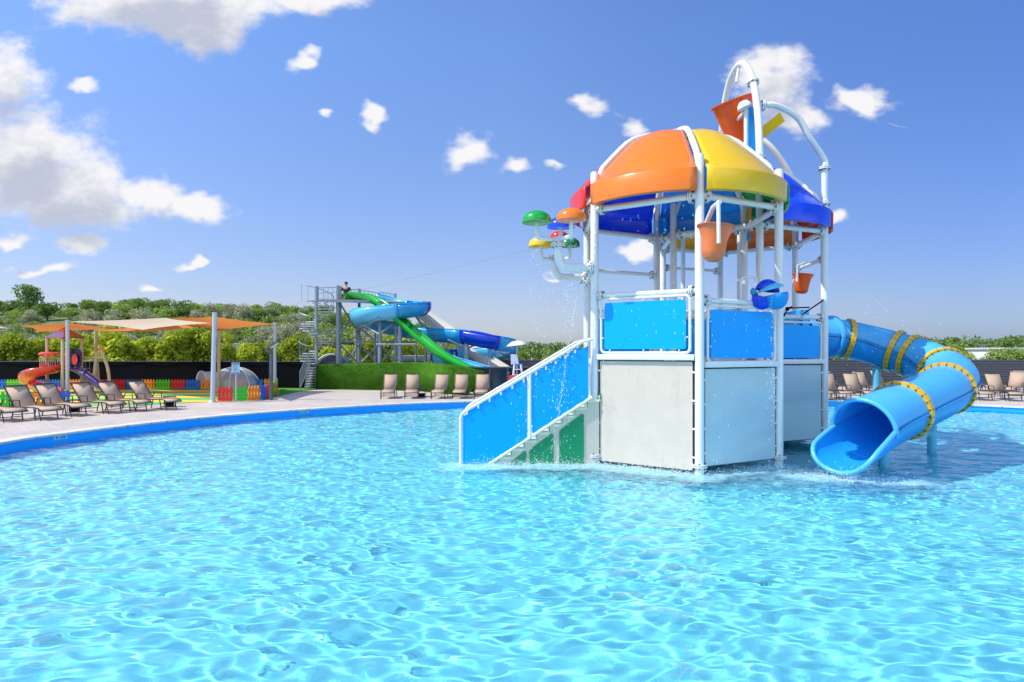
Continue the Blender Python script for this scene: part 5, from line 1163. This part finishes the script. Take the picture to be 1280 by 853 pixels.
m3 = N.new('ShaderNodeMix'); m3.data_type = 'RGBA'; m3.blend_type = 'MULTIPLY'; m3.inputs[0].default_value = 1; L.new(mm.outputs[2], m3.inputs[6]); L.new(gx.outputs[0], m3.inputs[7])
m4 = N.new('ShaderNodeVectorMath'); m4.operation = 'SCALE'; L.new(m3.outputs[2], m4.inputs[0]); m4.inputs['Scale'].default_value = 1.58
cs = N.new('ShaderNodeVectorMath'); cs.operation = 'SCALE'; L.new(cc.outputs[2], cs.inputs[0]); cs.inputs['Scale'].default_value = 1.0 / SKY_STR
fm = N.new('ShaderNodeMix'); fm.data_type = 'RGBA'; L.new(mk_, fm.inputs[0]); L.new(m4.outputs[0], fm.inputs[6]); L.new(cs.outputs[0], fm.inputs[7])
nb = N.new('ShaderNodeTexNoise'); nb.inputs['Scale'].default_value = 3.2; nb.inputs['Detail'].default_value = 8; L.new(tc.outputs['Generated'], nb.inputs[0])  # bright bluish clouds added behind the camera, unseen, to lift the shaded sides
bm2 = N.new('ShaderNodeMapRange'); bm2.interpolation_type = 'SMOOTHSTEP'; bm2.inputs[1].default_value = .44; bm2.inputs[2].default_value = .6; L.new(nb.outputs[0], bm2.inputs[0])
be = N.new('ShaderNodeMapRange'); be.interpolation_type = 'SMOOTHSTEP'; be.inputs[1].default_value = .05; be.inputs[2].default_value = -.35; L.new(sx_.outputs['Y'], be.inputs[0])
up_ = math_('GREATER_THAN', sx_.outputs['Z'], .0)
f2 = N.new('ShaderNodeMix'); f2.data_type = 'RGBA'; L.new(math_('MULTIPLY', math_('MULTIPLY', bm2.outputs[0], be.outputs[0]), up_), f2.inputs[0]); L.new(fm.outputs[2], f2.inputs[6]); f2.inputs[7].default_value = (1.2 / SKY_STR, 1.6 / SKY_STR, 2.1 / SKY_STR, 1)
L.new(f2.outputs[2], bg.inputs[0]); bg.inputs[1].default_value = SKY_STR
Wd.cycles.sampling_method = 'MANUAL'; Wd.cycles.sample_map_resolution = 1024

cd = bpy.data.cameras.new('camera'); cam = bpy.data.objects.new('camera', cd); COL.objects.link(cam); SC.camera = cam
cam.location = (0, 0, CH); cam.rotation_euler = (PI / 2, 0, 0); cd.sensor_width = 36; cd.lens = FPX / 1280 * 36; cd.shift_y = (HY - 426.5) / 1280; cd.clip_end = 6000; cd.clip_start = .05
SC.view_settings.view_transform = 'Standard'; SC.view_settings.look = 'None'; SC.view_settings.exposure = 0; SC.view_settings.gamma = 1
cy = SC.cycles; cy.max_bounces = 10; cy.transmission_bounces = 8; cy.transparent_max_bounces = 12; cy.use_denoising = True; cy.caustics_refractive = True; cy.caustics_reflective = False; cy.sample_clamp_indirect = 8
for o in bpy.data.objects:
    if 'org' in o: del o['org']
